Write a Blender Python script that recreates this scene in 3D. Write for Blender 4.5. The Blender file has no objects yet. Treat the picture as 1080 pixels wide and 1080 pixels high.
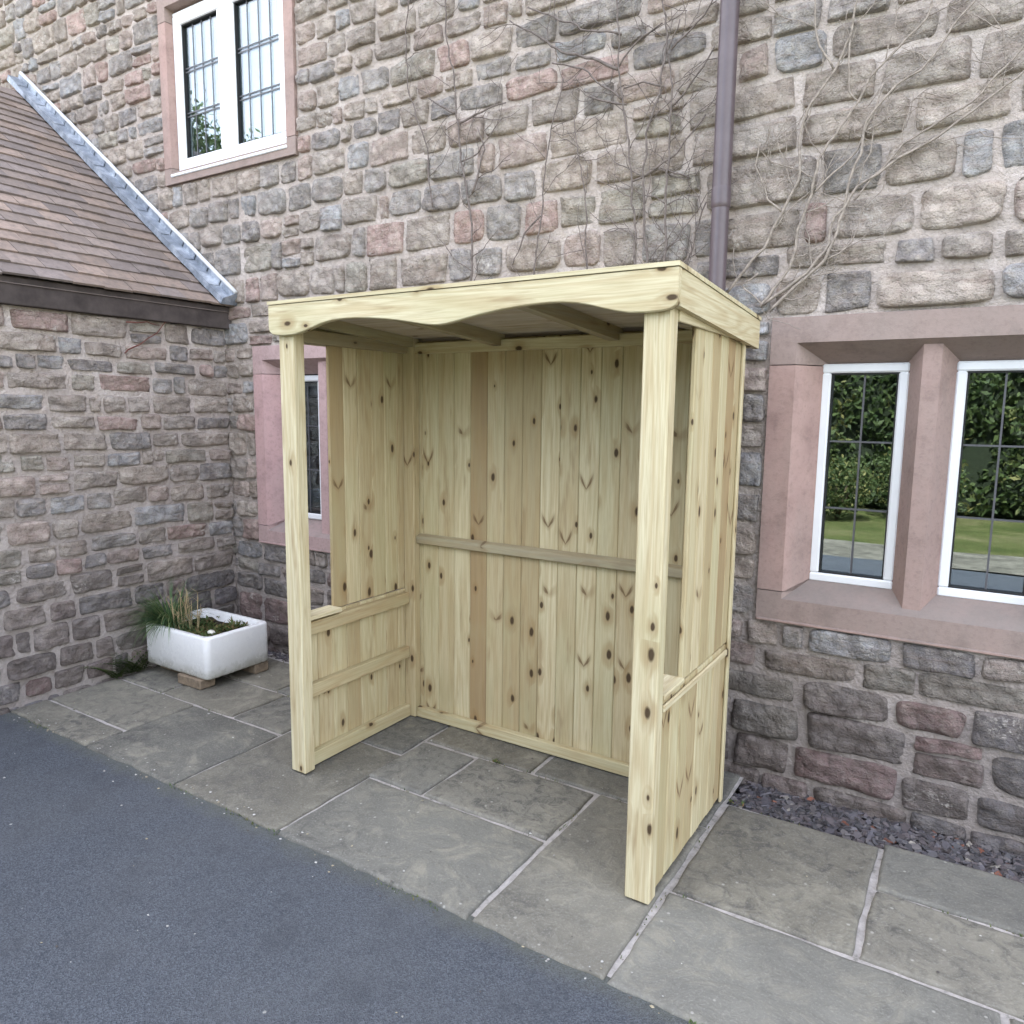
import bpy, bmesh, math, random
from mathutils import Vector, Matrix, noise
random.seed(7)
scene = bpy.context.scene
COL = scene.collection
rad = math.radians

# ------------------------------------------------------------------ camera
cam_d = bpy.data.cameras.new('camera'); cam = bpy.data.objects.new('camera', cam_d); COL.objects.link(cam)
scene.camera = cam
cam_d.sensor_fit = 'HORIZONTAL'; cam_d.sensor_width = 36.0; cam_d.lens = 36.0 * 785.22 / 1080.0
cam_d.clip_start = 0.05; cam_d.clip_end = 1000
_r = Vector((0.84556523, 0.53375886, 0.01099671)); _u = Vector((-0.08142126, 0.1085734, 0.9907484)); _f = Vector((-0.52762679, 0.83863776, -0.13526521))
M = Matrix((( _r.x, _u.x, -_f.x), (_r.y, _u.y, -_f.y), (_r.z, _u.z, -_f.z))).to_4x4()
M.translation = Vector((2.42704, -2.08323, 1.56382))
cam.matrix_world = M

# ------------------------------------------------------------------ light
SUN_EL, SUN_AZ = 52.0, 12.0      # the sun stands behind the house: compass angle from +Y towards +X
w = bpy.data.worlds.new('World'); scene.world = w; w.use_nodes = True
wn = w.node_tree.nodes; wl = w.node_tree.links
bg = wn['Background']; sky = wn.new('ShaderNodeTexSky'); sky.sky_type = 'NISHITA'; sky.sun_disc = False
sky.sun_elevation = rad(SUN_EL); sky.sun_rotation = rad(SUN_AZ); sky.air_density = 1.0; sky.dust_density = 1.2; sky.ozone_density = 0.8
# unseen pale cloud added over the blue to neutralise the sky light
wtc = wn.new('ShaderNodeTexCoord'); wno = wn.new('ShaderNodeTexNoise'); wno.inputs['Scale'].default_value = 2.2; wno.inputs['Detail'].default_value = 6
wl.new(wtc.outputs['Generated'], wno.inputs['Vector'])
wmr = wn.new('ShaderNodeMapRange'); wmr.inputs['From Min'].default_value = 0.36; wmr.inputs['From Max'].default_value = 0.62
wmr.inputs['To Min'].default_value = 0.12; wmr.inputs['To Max'].default_value = 0.72
wl.new(wno.outputs['Fac'], wmr.inputs['Value'])
wmx = wn.new('ShaderNodeMix'); wmx.data_type = 'RGBA'; wmx.inputs[7].default_value = (4.6, 4.3, 4.05, 1)
wl.new(wmr.outputs['Result'], wmx.inputs[0]); wl.new(sky.outputs['Color'], wmx.inputs[6]); wl.new(wmx.outputs[2], bg.inputs['Color'])
bg.inputs['Strength'].default_value = 0.15
sl = bpy.data.lights.new('sun', 'SUN'); sl.energy = 4.0; sl.angle = rad(0.5); sl.color = (1.0, 0.95, 0.87)
so = bpy.data.objects.new('sun', sl); COL.objects.link(so)
sd = Vector((math.sin(rad(SUN_AZ)) * math.cos(rad(SUN_EL)), math.cos(rad(SUN_AZ)) * math.cos(rad(SUN_EL)), math.sin(rad(SUN_EL))))
so.rotation_euler = sd.to_track_quat('Z', 'Y').to_euler(); so.location = (3, 10, 12)
scene.view_settings.view_transform = 'Standard'; scene.view_settings.look = 'None'
scene.view_settings.gamma = 1.0; scene.view_settings.exposure = 2.95
scene.render.engine = 'CYCLES'

# ------------------------------------------------------------------ material helpers
def lin(r, g, b):
    f = lambda c: (c / 255 / 12.92) if c / 255 <= 0.04045 else ((c / 255 + 0.055) / 1.055) ** 2.4
    return (f(r), f(g), f(b), 1)
class NT:
    def __init__(s, name, rough=0.7, spec=0.3):
        s.m = bpy.data.materials.new(name); s.m.use_nodes = True; s.t = s.m.node_tree; s.n = s.t.nodes; s.l = s.t.links
        s.b = s.n['Principled BSDF']; s.b.inputs['Roughness'].default_value = rough; s.b.inputs['Specular IOR Level'].default_value = spec
        s.tc = s.n.new('ShaderNodeTexCoord')
    def set(s, sock, v):
        if v is None: return
        if hasattr(v, 'is_output') or isinstance(v, bpy.types.NodeSocket): s.l.new(v, sock)
        else: sock.default_value = v
    def obj(s): return s.tc.outputs['Object']
    def attr(s, name, out='Vector'):
        a = s.n.new('ShaderNodeAttribute'); a.attribute_name = name; return a.outputs[out]
    def mapping(s, v, scale=(1, 1, 1), rot=(0, 0, 0)):
        q = s.n.new('ShaderNodeMapping'); s.l.new(v, q.inputs['Vector']); q.inputs['Scale'].default_value = scale; q.inputs['Rotation'].default_value = rot; return q.outputs[0]
    def noise(s, v, scale=5, detail=4, rough=0.55, dist=0.0):
        q = s.n.new('ShaderNodeTexNoise'); s.l.new(v, q.inputs['Vector']); q.inputs['Scale'].default_value = scale; q.inputs['Detail'].default_value = detail
        q.inputs['Roughness'].default_value = rough; q.inputs['Distortion'].default_value = dist; return q.outputs['Fac']
    def voro(s, v, scale=5, feat='F1', rnd=1.0, dim='3D'):
        q = s.n.new('ShaderNodeTexVoronoi'); q.voronoi_dimensions = dim; q.feature = feat; s.l.new(v, q.inputs['Vector']); q.inputs['Scale'].default_value = scale
        q.inputs['Randomness'].default_value = rnd; return q
    def mr(s, v, a, b, c=0.0, d=1.0):
        q = s.n.new('ShaderNodeMapRange'); s.set(q.inputs['Value'], v); q.inputs['From Min'].default_value = a; q.inputs['From Max'].default_value = b
        q.inputs['To Min'].default_value = c; q.inputs['To Max'].default_value = d; return q.outputs['Result']
    def math(s, op, a, b=0.0, c=0.0):
        q = s.n.new('ShaderNodeMath'); q.operation = op; s.set(q.inputs[0], a); s.set(q.inputs[1], b); s.set(q.inputs[2], c); return q.outputs[0]
    def mix(s, f, a, b, blend='MIX'):
        q = s.n.new('ShaderNodeMix'); q.data_type = 'RGBA'; q.blend_type = blend; s.set(q.inputs[0], f); s.set(q.inputs[6], a); s.set(q.inputs[7], b); return q.outputs[2]
    def ramp(s, v, stops):
        q = s.n.new('ShaderNodeValToRGB'); s.set(q.inputs[0], v); e = q.color_ramp.elements
        e[0].position, e[0].color = stops[0]; e[1].position, e[1].color = stops[-1]
        for p, c in stops[1:-1]:
            k = e.new(p); k.color = c
        return q.outputs['Color']
    def bump(s, h, strength=0.4, dist=0.01, normal=None):
        q = s.n.new('ShaderNodeBump'); s.set(q.inputs['Height'], h); q.inputs['Strength'].default_value = strength; q.inputs['Distance'].default_value = dist
        if normal is not None: s.l.new(normal, q.inputs['Normal'])
        return q.outputs[0]
    def out(s, col, bump=None, rough=None):
        s.set(s.b.inputs['Base Color'], col)
        if bump is not None: s.l.new(bump, s.b.inputs['Normal'])
        if rough is not None: s.set(s.b.inputs['Roughness'], rough)
        return s.m

def sep(n, v):
    q = n.n.new('ShaderNodeSeparateXYZ'); n.l.new(v, q.inputs[0]); return q.outputs
def comb(n, x, y, z):
    q = n.n.new('ShaderNodeCombineXYZ'); n.set(q.inputs[0], x); n.set(q.inputs[1], y); n.set(q.inputs[2], z); return q.outputs[0]

def wood_mat(name, tones, knot=1.0, dirt=0.0, vee=1.0):
    n = NT(name, 0.72, 0.2)
    gc = n.attr('gc'); bv = n.attr('bv', 'Fac')
    s1 = n.noise(n.mapping(gc, (1, 1, 0.035)), 190, 3, 0.6)
    s2 = n.noise(n.mapping(gc, (1, 1, 0.05)), 34, 4, 0.55)
    # knots: cells stretched along the board
    xyz = sep(n, gc)
    ax = n.math('ADD', xyz[0], xyz[1])
    kv = comb(n, n.math('MULTIPLY', ax, 11.0), n.math('MULTIPLY', xyz[2], 5.6), 0.0)
    wob = n.noise(n.mapping(gc, (1, 1, 0.6)), 30, 2, 0.5)
    vo = n.voro(kv, 1.0, 'F1', 0.9, '2D')
    kc = sep(n, vo.outputs['Color'])
    gate = n.mr(kc[0], 1.0 - 0.34 * knot, 1.0 - 0.34 * knot + 0.01)
    size = n.mr(kc[1], 0.0, 1.0, 0.4, 1.15)
    dd = n.math('DIVIDE', n.math('ADD', vo.outputs['Distance'], n.math('MULTIPLY', n.math('SUBTRACT', wob, 0.5), 0.10)), size)
    core = n.math('MULTIPLY', n.mr(dd, 0.13, 0.075), gate)
    halo = n.math('MULTIPLY', n.mr(dd, 0.42, 0.10), gate)
    # growth figure, bent round the knots
    fig = n.noise(n.mapping(gc, (1, 1, 0.07)), 9, 2, 0.4)
    ph = n.math('ADD', n.math('MULTIPLY', fig, 62.0), n.math('MULTIPLY', halo, 5.0))
    band = n.mr(n.math('SINE', ph), -0.4, 1.0)
    # V shaped branch marks, mirrored about the heart of each board
    lc = sep(n, n.attr('lc')); zq = n.math('ADD', n.math('DIVIDE', lc[2], 0.34), lc[1]); cell = n.math('FLOOR', zq)
    wn_ = n.n.new('ShaderNodeTexWhiteNoise'); wn_.noise_dimensions = '2D'; n.l.new(comb(n, cell, n.math('FLOOR', n.math('MULTIPLY', lc[1], 3.0)), 0.0), wn_.inputs['Vector'])
    wc = sep(n, wn_.outputs['Color']); axl = n.math('ABSOLUTE', n.math('ADD', lc[0], n.math('MULTIPLY', n.math('SUBTRACT', wc[2], 0.5), 0.03)))
    zl = n.math('MULTIPLY', n.math('SUBTRACT', n.math('FRACT', zq), n.math('ADD', 0.3, n.math('MULTIPLY', wc[1], 0.4))), 0.34)
    vd = n.math('ABSOLUTE', n.math('SUBTRACT', n.math('ADD', zl, n.math('MULTIPLY', n.math('SUBTRACT', wob, 0.5), 0.012)), n.math('MULTIPLY', axl, n.math('ADD', 0.5, n.math('MULTIPLY', wc[2], 1.5)))))
    wdt = n.mr(axl, 0.0, 0.022, 0.0015, 0.011)
    arm = n.mr(n.math('MULTIPLY', lc[0], n.math('SIGN', n.math('SUBTRACT', wc[1], 0.5))), -0.004, 0.001)
    arm = n.math('MAXIMUM', arm, n.mr(wc[2], 0.45, 0.46))
    dash = n.math('MULTIPLY', n.math('MULTIPLY', n.mr(n.math('SUBTRACT', vd, wdt), 0.0035, -0.003), arm), n.math('MULTIPLY', n.mr(axl, 0.036, 0.020), n.mr(wc[0], 0.75, 0.76)))
    dash = n.math('MULTIPLY', dash, vee)
    dh = n.math('MULTIPLY', n.math('MULTIPLY', n.mr(n.math('SUBTRACT', vd, wdt), 0.022, 0.0), n.mr(axl, 0.045, 0.02)), n.math('MULTIPLY', n.mr(wc[0], 0.75, 0.76), vee * 0.45))
    base = n.ramp(bv, tones)
    col = n.mix(n.mr(s2, 0.38, 0.72, 0.0, 0.4), base, (0.47, 0.37, 0.20, 1))
    col = n.mix(n.math('MULTIPLY', band, 0.36), col, (0.40, 0.29, 0.145, 1))
    col = n.mix(n.mr(s1, 0.42, 0.72, 0.0, 0.45), col, (0.30, 0.22, 0.11, 1))
    gr = n.noise(n.mapping(gc, (1, 1, 0.35)), 4.5, 3, 0.6)
    col = n.mix(n.mr(gr, 0.5, 0.72, 0.0, 0.4), col, (0.42, 0.40, 0.23, 1))
    stk = n.noise(n.mapping(gc, (1, 1, 0.12)), 26, 3, 0.6)
    col = n.mix(n.mr(stk, 0.60, 0.74, 0.0, 0.55), col, (0.27, 0.18, 0.09, 1))
    col = n.mix(n.math('MULTIPLY', halo, 0.45), col, (0.24, 0.14, 0.05, 1))
    col = n.mix(dh, col, (0.26, 0.17, 0.08, 1))
    col = n.mix(n.math('MULTIPLY', dash, 0.8), col, (0.13, 0.08, 0.04, 1))
    col = n.mix(n.math('MULTIPLY', core, 0.92), col, (0.045, 0.026, 0.014, 1))
    if dirt:
        dn = n.noise(n.mapping(gc, (1, 1, 0.3)), 14, 5, 0.65)
        col = n.mix(n.mr(dn, 0.4, 0.75, dirt * 0.4, dirt), col, (0.19, 0.165, 0.125, 1))
    h = n.math('ADD', n.math('MULTIPLY', s1, 0.5), n.math('MULTIPLY', band, 0.15))
    return n.out(col, n.bump(h, 0.25, 0.003))

PALE = [(0.0, (0.62, 0.55, 0.36, 1)), (0.3, (0.56, 0.51, 0.325, 1)), (0.5, (0.52, 0.445, 0.28, 1)), (0.75, (0.43, 0.355, 0.21, 1)), (1.0, (0.33, 0.235, 0.13, 1))]
M_WOOD = wood_mat('treated_pine', PALE, 1.0)
M_WOODF = wood_mat('treated_pine_planed', [(0.0, (0.64, 0.585, 0.40, 1)), (0.5, (0.61, 0.555, 0.375, 1)), (1.0, (0.55, 0.475, 0.30, 1))], 1.0, 0.0, 0.0)
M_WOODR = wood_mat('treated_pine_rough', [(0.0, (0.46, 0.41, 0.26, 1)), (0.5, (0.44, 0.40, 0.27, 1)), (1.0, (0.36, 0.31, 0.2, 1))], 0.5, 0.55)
M_DECK = wood_mat('roof_underside', [(0.0, (0.66, 0.60, 0.52, 1)), (1.0, (0.58, 0.53, 0.47, 1))], 0.4, 0.35)

def stone_mat():
    n = NT('sandstone_rubble', 0.9, 0.15)
    sc = n.attr('sc', 'Color'); ob = n.obj()
    n1 = n.noise(ob, 7, 6, 0.65); n2 = n.noise(ob, 38, 5, 0.7); n3 = n.noise(ob, 150, 3, 0.6)
    bed = n.noise(n.mapping(ob, (1, 1, 5)), 9, 4, 0.6)
    col = n.mix(n.mr(n1, 0.38, 0.68, 0, 0.7), sc, n.mix(1.0, sc, (0.72, 0.64, 0.60, 1), 'MULTIPLY'))
    col = n.mix(n.mr(n2, 0.42, 0.7, 0, 0.6), col, (0.52, 0.46, 0.385, 1))
    col = n.mix(n.mr(bed, 0.52, 0.72, 0, 0.45), col, (0.30, 0.22, 0.18, 1))
    col = n.mix(n.mr(n3, 0.5, 0.75, 0, 0.5), col, (0.10, 0.09, 0.085, 1))
    # light falloff down the wall put into colour, plus damp; soiling in runs
    z = sep(n, ob)[2]
    dn = n.noise(n.mapping(ob, (1, 1, 0.6)), 2.3, 5, 0.6)
    damp_shade = n.mr(n.math('ADD', z, n.math('MULTIPLY', n.math('SUBTRACT', dn, 0.5), 1.6)), 0.95, 0.2, 0.0, 0.8)
    col = n.mix(damp_shade, col, n.mix(1.0, col, (0.36, 0.36, 0.40, 1), 'MULTIPLY'))
    so_ = n.noise(n.mapping(ob, (1, 1, 0.7)), 3.1, 6, 0.7)
    col = n.mix(n.mr(so_, 0.55, 0.72, 0, 0.45), col, (0.12, 0.11, 0.105, 1))
    # pale lichen and lime specks
    li = n.noise(ob, 5.5, 2, 0.5); l2 = n.noise(ob, 46, 4, 0.7)
    lf = n.math('MULTIPLY', n.mr(li, 0.60, 0.70), n.mr(l2, 0.52, 0.60))
    col = n.mix(n.math('MULTIPLY', lf, 0.7), col, (0.62, 0.58, 0.53, 1))
    wv = n.n.new('ShaderNodeVectorMath'); wv.operation = 'ADD'; n.l.new(ob, wv.inputs[0]); n.l.new(comb(n, n.math('MULTIPLY', n2, 0.05), n.math('MULTIPLY', n1, 0.06), n.math('MULTIPLY', n2, 0.04)), wv.inputs[1])
    vf = n.voro(wv.outputs[0], 17).outputs['Distance']
    col = n.mix(n.mr(vf, 0.35, 0.75, 0, 0.35), col, n.mix(1.0, col, (0.5, 0.48, 0.47, 1), 'MULTIPLY'))
    h = n.math('ADD', n.math('MULTIPLY', n2, 0.7), n.math('ADD', n.math('MULTIPLY', n3, 0.25), n.math('ADD', n.math('MULTIPLY', bed, 0.35), n.math('MULTIPLY', vf, -0.45))))
    return n.out(col, n.bump(h, 1.0, 0.035))
M_STONE = stone_mat()
def mortar_mat():
    n = NT('lime_mortar', 0.95, 0.1); ob = n.obj()
    n1 = n.noise(ob, 3, 5, 0.6); n2 = n.noise(ob, 60, 4, 0.7)
    col = n.ramp(n1, [(0.3, (0.41, 0.36, 0.33, 1)), (0.5, (0.52, 0.45, 0.405, 1)), (0.7, (0.61, 0.55, 0.51, 1))])
    col = n.mix(n.mr(n2, 0.45, 0.75, 0, 0.5), col, (0.25, 0.21, 0.18, 1))
    z = sep(n, ob)[2]
    damp_shade = n.mr(n.math('ADD', z, n.math('MULTIPLY', n.math('SUBTRACT', n1, 0.5), 1.2)), 1.6, 0.1, 0.0, 0.72)  # mortar too: damp plus painted falloff of light towards the foot
    col = n.mix(damp_shade, col, (0.27, 0.245, 0.235, 1))
    return n.out(col, n.bump(n.math('ADD', n2, n.math('MULTIPLY', n.noise(ob, 22, 4, 0.6), 1.5)), 0.8, 0.02))
M_MORTAR = mortar_mat()
def dressed_mat(name, c1, c2, c3, wall_z=None):
    n = NT(name, 0.9, 0.15); ob = n.obj()
    n1 = n.noise(ob, 4, 6, 0.65); n2 = n.noise(ob, 55, 5, 0.7); n3 = n.noise(n.mapping(ob, (1, 1, 0.3)), 2.2, 5, 0.65)
    col = n.ramp(n1, [(0.3, c1), (0.6, c2)])
    col = n.mix(n.math('MULTIPLY', n.attr('bv', 'Fac'), 0.7), col, c3)
    col = n.mix(n.mr(n3, 0.42, 0.66, 0, 0.75), col, c3)
    col = n.mix(n.mr(n.noise(ob, 9, 6, 0.7), 0.5, 0.7, 0, 0.5), col, n.mix(1.0, col, (0.6, 0.6, 0.6, 1), 'MULTIPLY'))
    col = n.mix(n.mr(n2, 0.5, 0.75, 0, 0.4), col, (0.16, 0.12, 0.11, 1))
    # horizontal arrises collect grey dirt
    g = n.n.new('ShaderNodeNewGeometry'); up = n.mr(sep(n, g.outputs['Normal'])[2], 0.3, 0.8, 0, 0.8)
    col = n.mix(n.math('MULTIPLY', up, n.mr(n1, 0.3, 0.6, 0.4, 1)), col, (0.20, 0.18, 0.165, 1))
    return n.out(col, n.bump(n2, 0.35, 0.006))
M_PINK = dressed_mat('dressed_pink_sandstone', (0.35, 0.235, 0.21, 1), (0.42, 0.29, 0.255, 1), (0.27, 0.225, 0.20, 1))
M_PINKP = dressed_mat('pink_painted_stone', (0.46, 0.30, 0.295, 1), (0.50, 0.33, 0.32, 1), (0.40, 0.30, 0.285, 1))
def simple(name, col, rough=0.6, spec=0.4, var=0.15, scale=12, bump=0.1, metallic=0):
    n = NT(name, rough, spec); ob = n.obj(); n1 = n.noise(ob, scale, 5, 0.6)
    d = tuple(c * (1 - var * 2) for c in col[:3]) + (1,)
    n.b.inputs['Metallic'].default_value = metallic
    return n.out(n.mix(n.mr(n1, 0.35, 0.7), col, d), n.bump(n1, bump, 0.01))
M_UPVC = simple('white_plastic_frame', (0.80, 0.82, 0.84, 1), 0.3, 0.5, 0.03, 6, 0.02)
M_SEAL = simple('black_rubber_seal', (0.02, 0.02, 0.02, 1), 0.6)
M_LEADC = simple('lead_came', (0.10, 0.10, 0.11, 1), 0.45, 0.5, 0.1)
M_PIPE = simple('purple_brown_pipe', (0.105, 0.080, 0.088, 1), 0.38, 0.5, 0.12, 9, 0.04)
def ceramic_mat():
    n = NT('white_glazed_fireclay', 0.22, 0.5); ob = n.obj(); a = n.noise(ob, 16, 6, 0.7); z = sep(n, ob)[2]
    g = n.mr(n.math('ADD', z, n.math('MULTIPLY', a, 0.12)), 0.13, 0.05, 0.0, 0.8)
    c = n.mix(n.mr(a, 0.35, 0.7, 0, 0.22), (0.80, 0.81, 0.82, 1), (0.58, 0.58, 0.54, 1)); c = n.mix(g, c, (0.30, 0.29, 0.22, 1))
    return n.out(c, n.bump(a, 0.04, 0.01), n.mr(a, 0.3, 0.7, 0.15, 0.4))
M_CERAM = ceramic_mat()
M_BRICK = simple('worn_brick', (0.28, 0.22, 0.16, 1), 0.9, 0.2, 0.25, 30, 0.5)
M_SOIL = simple('dark_soil', (0.045, 0.035, 0.025, 1), 0.95, 0.1, 0.3, 40, 0.9)
M_DARK = simple('dark_interior', (0.10, 0.095, 0.09, 1), 0.9, 0.1)  # unlit look of the rooms put into the colour
M_SLATE = simple('grey_slate_roof', (0.10, 0.10, 0.11, 1), 0.7)
def lead_mat():
    n = NT('weathered_lead', 0.5, 0.5); ob = n.obj(); n.b.inputs['Metallic'].default_value = 0.25
    a = n.noise(ob, 9, 5, 0.7)
    return n.out(n.ramp(a, [(0.3, (0.13, 0.15, 0.18, 1)), (0.5, (0.24, 0.27, 0.32, 1)), (0.68, (0.46, 0.50, 0.56, 1))]), n.bump(a, 0.3, 0.01))
M_LEAD = lead_mat()
def tile_mat():
    n = NT('brown_clay_tile', 0.85, 0.2); ob = n.obj(); sc = n.attr('sc', 'Color')
    a = n.noise(ob, 25, 5, 0.7)
    c = n.mix(n.mr(a, 0.4, 0.7, 0, 0.6), sc, (0.11, 0.095, 0.085, 1))
    return n.out(c, n.bump(a, 0.5, 0.01))
M_TILE = tile_mat()
M_EAVE = simple('weathered_eaves_board', (0.085, 0.07, 0.065, 1), 0.85, 0.2, 0.25, 8, 0.3)
def slate_mat():
    n = NT('slate_chippings', 0.6, 0.35); ob = n.obj(); sc = n.attr('sc', 'Color'); a = n.noise(ob, 70, 4, 0.6)
    return n.out(n.mix(n.mr(a, 0.4, 0.7, 0, 0.5), sc, (0.05, 0.045, 0.05, 1)), n.bump(a, 0.5, 0.004))
M_CHIP = slate_mat()
def flag_mat():
    n = NT('riven_flagstone', 0.85, 0.25); ob = n.obj(); sc = n.attr('sc', 'Color'); ob0 = ob
    va = n.n.new('ShaderNodeVectorMath'); va.operation = 'ADD'; n.l.new(ob, va.inputs[0]); vm = n.n.new('ShaderNodeVectorMath'); vm.operation = 'SCALE'; n.l.new(sc, vm.inputs[0]); vm.inputs['Scale'].default_value = 400.0; n.l.new(vm.outputs[0], va.inputs[1]); ob = va.outputs[0]
    n1 = n.noise(ob, 2.2, 6, 0.65, 0.6); n2 = n.noise(ob, 16, 6, 0.7, 0.8); n3 = n.noise(ob, 120, 4, 0.7); n4 = n.noise(ob, 6, 8, 0.75, 1.5)
    col = n.mix(n.mr(n1, 0.35, 0.65, 0, 0.75), sc, n.mix(1.0, sc, (0.66, 0.66, 0.68, 1), 'MULTIPLY'))
    col = n.mix(n.math('MULTIPLY', n.mr(n4, 0.48, 0.62, 0, 0.75), n.mr(n1, 0.4, 0.6, 1.0, 0.15)), col, (0.27, 0.255, 0.205, 1))
    col = n.mix(n.math('MULTIPLY', n.mr(n2, 0.47, 0.64, 0, 0.8), n.mr(n.noise(ob, 1.1, 3), 0.38, 0.6, 0.15, 1.0)), col, (0.075, 0.073, 0.070, 1))
    col = n.mix(n.mr(n3, 0.52, 0.72, 0, 0.5), col, (0.33, 0.32, 0.285, 1))
    v = n.voro(ob, 26); lic = n.math('MULTIPLY', n.mr(v.outputs['Distance'], 0.16, 0.10), n.mr(sep(n, v.outputs['Color'])[0], 0.80, 0.82))
    col = n.mix(n.math('MULTIPLY', lic, 0.55), col, (0.45, 0.44, 0.40, 1))
    h = n.math('ADD', n.math('MULTIPLY', n4, 1.2), n.math('ADD', n.math('MULTIPLY', n2, 0.5), n.math('MULTIPLY', n3, 0.15)))
    return n.out(col, n.bump(h, 0.7, 0.012), n.mr(n2, 0.4, 0.7, 0.7, 0.95))
M_FLAG = flag_mat()
def joint_mat():
    n = NT('pale_joint_mortar', 0.95, 0.1); ob = n.obj(); a = n.noise(ob, 15, 6, 0.7); b = n.noise(ob, 90, 4, 0.6)
    c = n.ramp(a, [(0.30, (0.13, 0.125, 0.11, 1)), (0.42, (0.34, 0.32, 0.30, 1)), (0.66, (0.48, 0.45, 0.43, 1))])
    return n.out(n.mix(n.mr(b, 0.5, 0.75, 0, 0.4), c, (0.16, 0.15, 0.14, 1)), n.bump(b, 0.5, 0.006))
M_JOINT = joint_mat()
def asphalt_mat():
    n = NT('asphalt', 0.85, 0.3); ob = n.obj()
    a = n.noise(ob, 1.3, 5, 0.6); b = n.noise(ob, 330, 3, 0.7); v = n.voro(ob, 270)
    agg = n.mix(n.mr(sep(n, v.outputs['Color'])[0], 0.0, 1.0), (0.055, 0.064, 0.078, 1), (0.15, 0.165, 0.19, 1))
    col = n.mix(n.mr(b, 0.45, 0.7, 0, 0.6), agg, (0.035, 0.04, 0.05, 1))
    col = n.mix(n.mr(a, 0.4, 0.7, 0, 0.35), col, (0.14, 0.145, 0.15, 1))
    v2 = n.voro(ob, 14); sp = n.math('MULTIPLY', n.mr(v2.outputs['Distance'], 0.09, 0.06), n.mr(sep(n, v2.outputs['Color'])[1], 0.95, 0.96))
    col = n.mix(sp, col, (0.42, 0.42, 0.40, 1))
    col = n.mix(n.mr(n.noise(ob, 5, 6, 0.7), 0.5, 0.7, 0, 0.4), col, (0.05, 0.055, 0.065, 1))
    ed = n.mr(n.math('ADD', sep(n, ob)[1], n.math('MULTIPLY', n.noise(ob, 8, 4, 0.7), 0.14)), -0.36, -0.24, 0, 0.55)
    col = n.mix(ed, col, (0.16, 0.16, 0.11, 1))
    return n.out(col, n.bump(n.math('ADD', v.outputs['Distance'], b), 0.9, 0.006))
M_ASPH = asphalt_mat()
def lawn_mat():
    n = NT('lawn_grass', 0.9, 0.1); ob = n.obj(); a = n.noise(ob, 1.1, 6, 0.7); b = n.noise(ob, 60, 4, 0.7)
    c = n.ramp(a, [(0.35, (0.075, 0.095, 0.03, 1)), (0.5, (0.13, 0.14, 0.05, 1)), (0.7, (0.24, 0.21, 0.11, 1))])
    return n.out(n.mix(n.mr(b, 0.4, 0.7, 0, 0.6), c, (0.04, 0.07, 0.015, 1)), n.bump(b, 1.0, 0.03))
M_LAWN = lawn_mat()
def leaf_mat(name, stops, trans=0.3):
    n = NT(name, 0.6, 0.3); c = n.ramp(n.attr('bv', 'Fac'), stops); n.out(c)
    tr = n.n.new('ShaderNodeBsdfTranslucent'); n.l.new(c, tr.inputs['Color']); mx = n.n.new('ShaderNodeMixShader'); mx.inputs[0].default_value = trans
    o = n.n['Material Output']; n.l.new(n.b.outputs[0], mx.inputs[1]); n.l.new(tr.outputs[0], mx.inputs[2]); n.l.new(mx.outputs[0], o.inputs['Surface'])
    return n.m
M_GRASS = leaf_mat('green_blades', [(0, (0.05, 0.10, 0.045, 1)), (0.6, (0.10, 0.19, 0.07, 1)), (1, (0.26, 0.28, 0.13, 1))])
M_FERN = leaf_mat('dark_fern', [(0, (0.03, 0.05, 0.02, 1)), (1, (0.09, 0.12, 0.04, 1))])
M_SEDUM = leaf_mat('low_green_leaves', [(0, (0.035, 0.06, 0.02, 1)), (0.5, (0.11, 0.16, 0.05, 1)), (1, (0.22, 0.14, 0.07, 1))])
M_STRAW = simple('dry_straw_stem', (0.46, 0.36, 0.21, 1), 0.8, 0.2)
M_VINE = simple('bare_vine_bark', (0.36, 0.31, 0.265, 1), 0.9, 0.15, 0.25, 60, 0.4)
M_VINED = simple('dark_vine_bark', (0.19, 0.16, 0.145, 1), 0.9, 0.15, 0.25, 60, 0.4)
M_TWIG = simple('reddish_twig', (0.17, 0.07, 0.055, 1), 0.8, 0.2)
M_TRUNK = simple('tree_bark', (0.13, 0.10, 0.07, 1), 0.95, 0.1, 0.3, 20, 0.8)
M_HEDGE = leaf_mat('hedge_leaves', [(0, (0.035, 0.06, 0.018, 1)), (0.7, (0.09, 0.12, 0.04, 1)), (1, (0.24, 0.22, 0.08, 1))])
M_TREE = leaf_mat('tree_leaves', [(0, (0.03, 0.055, 0.02, 1)), (1, (0.10, 0.13, 0.04, 1))])
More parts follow.
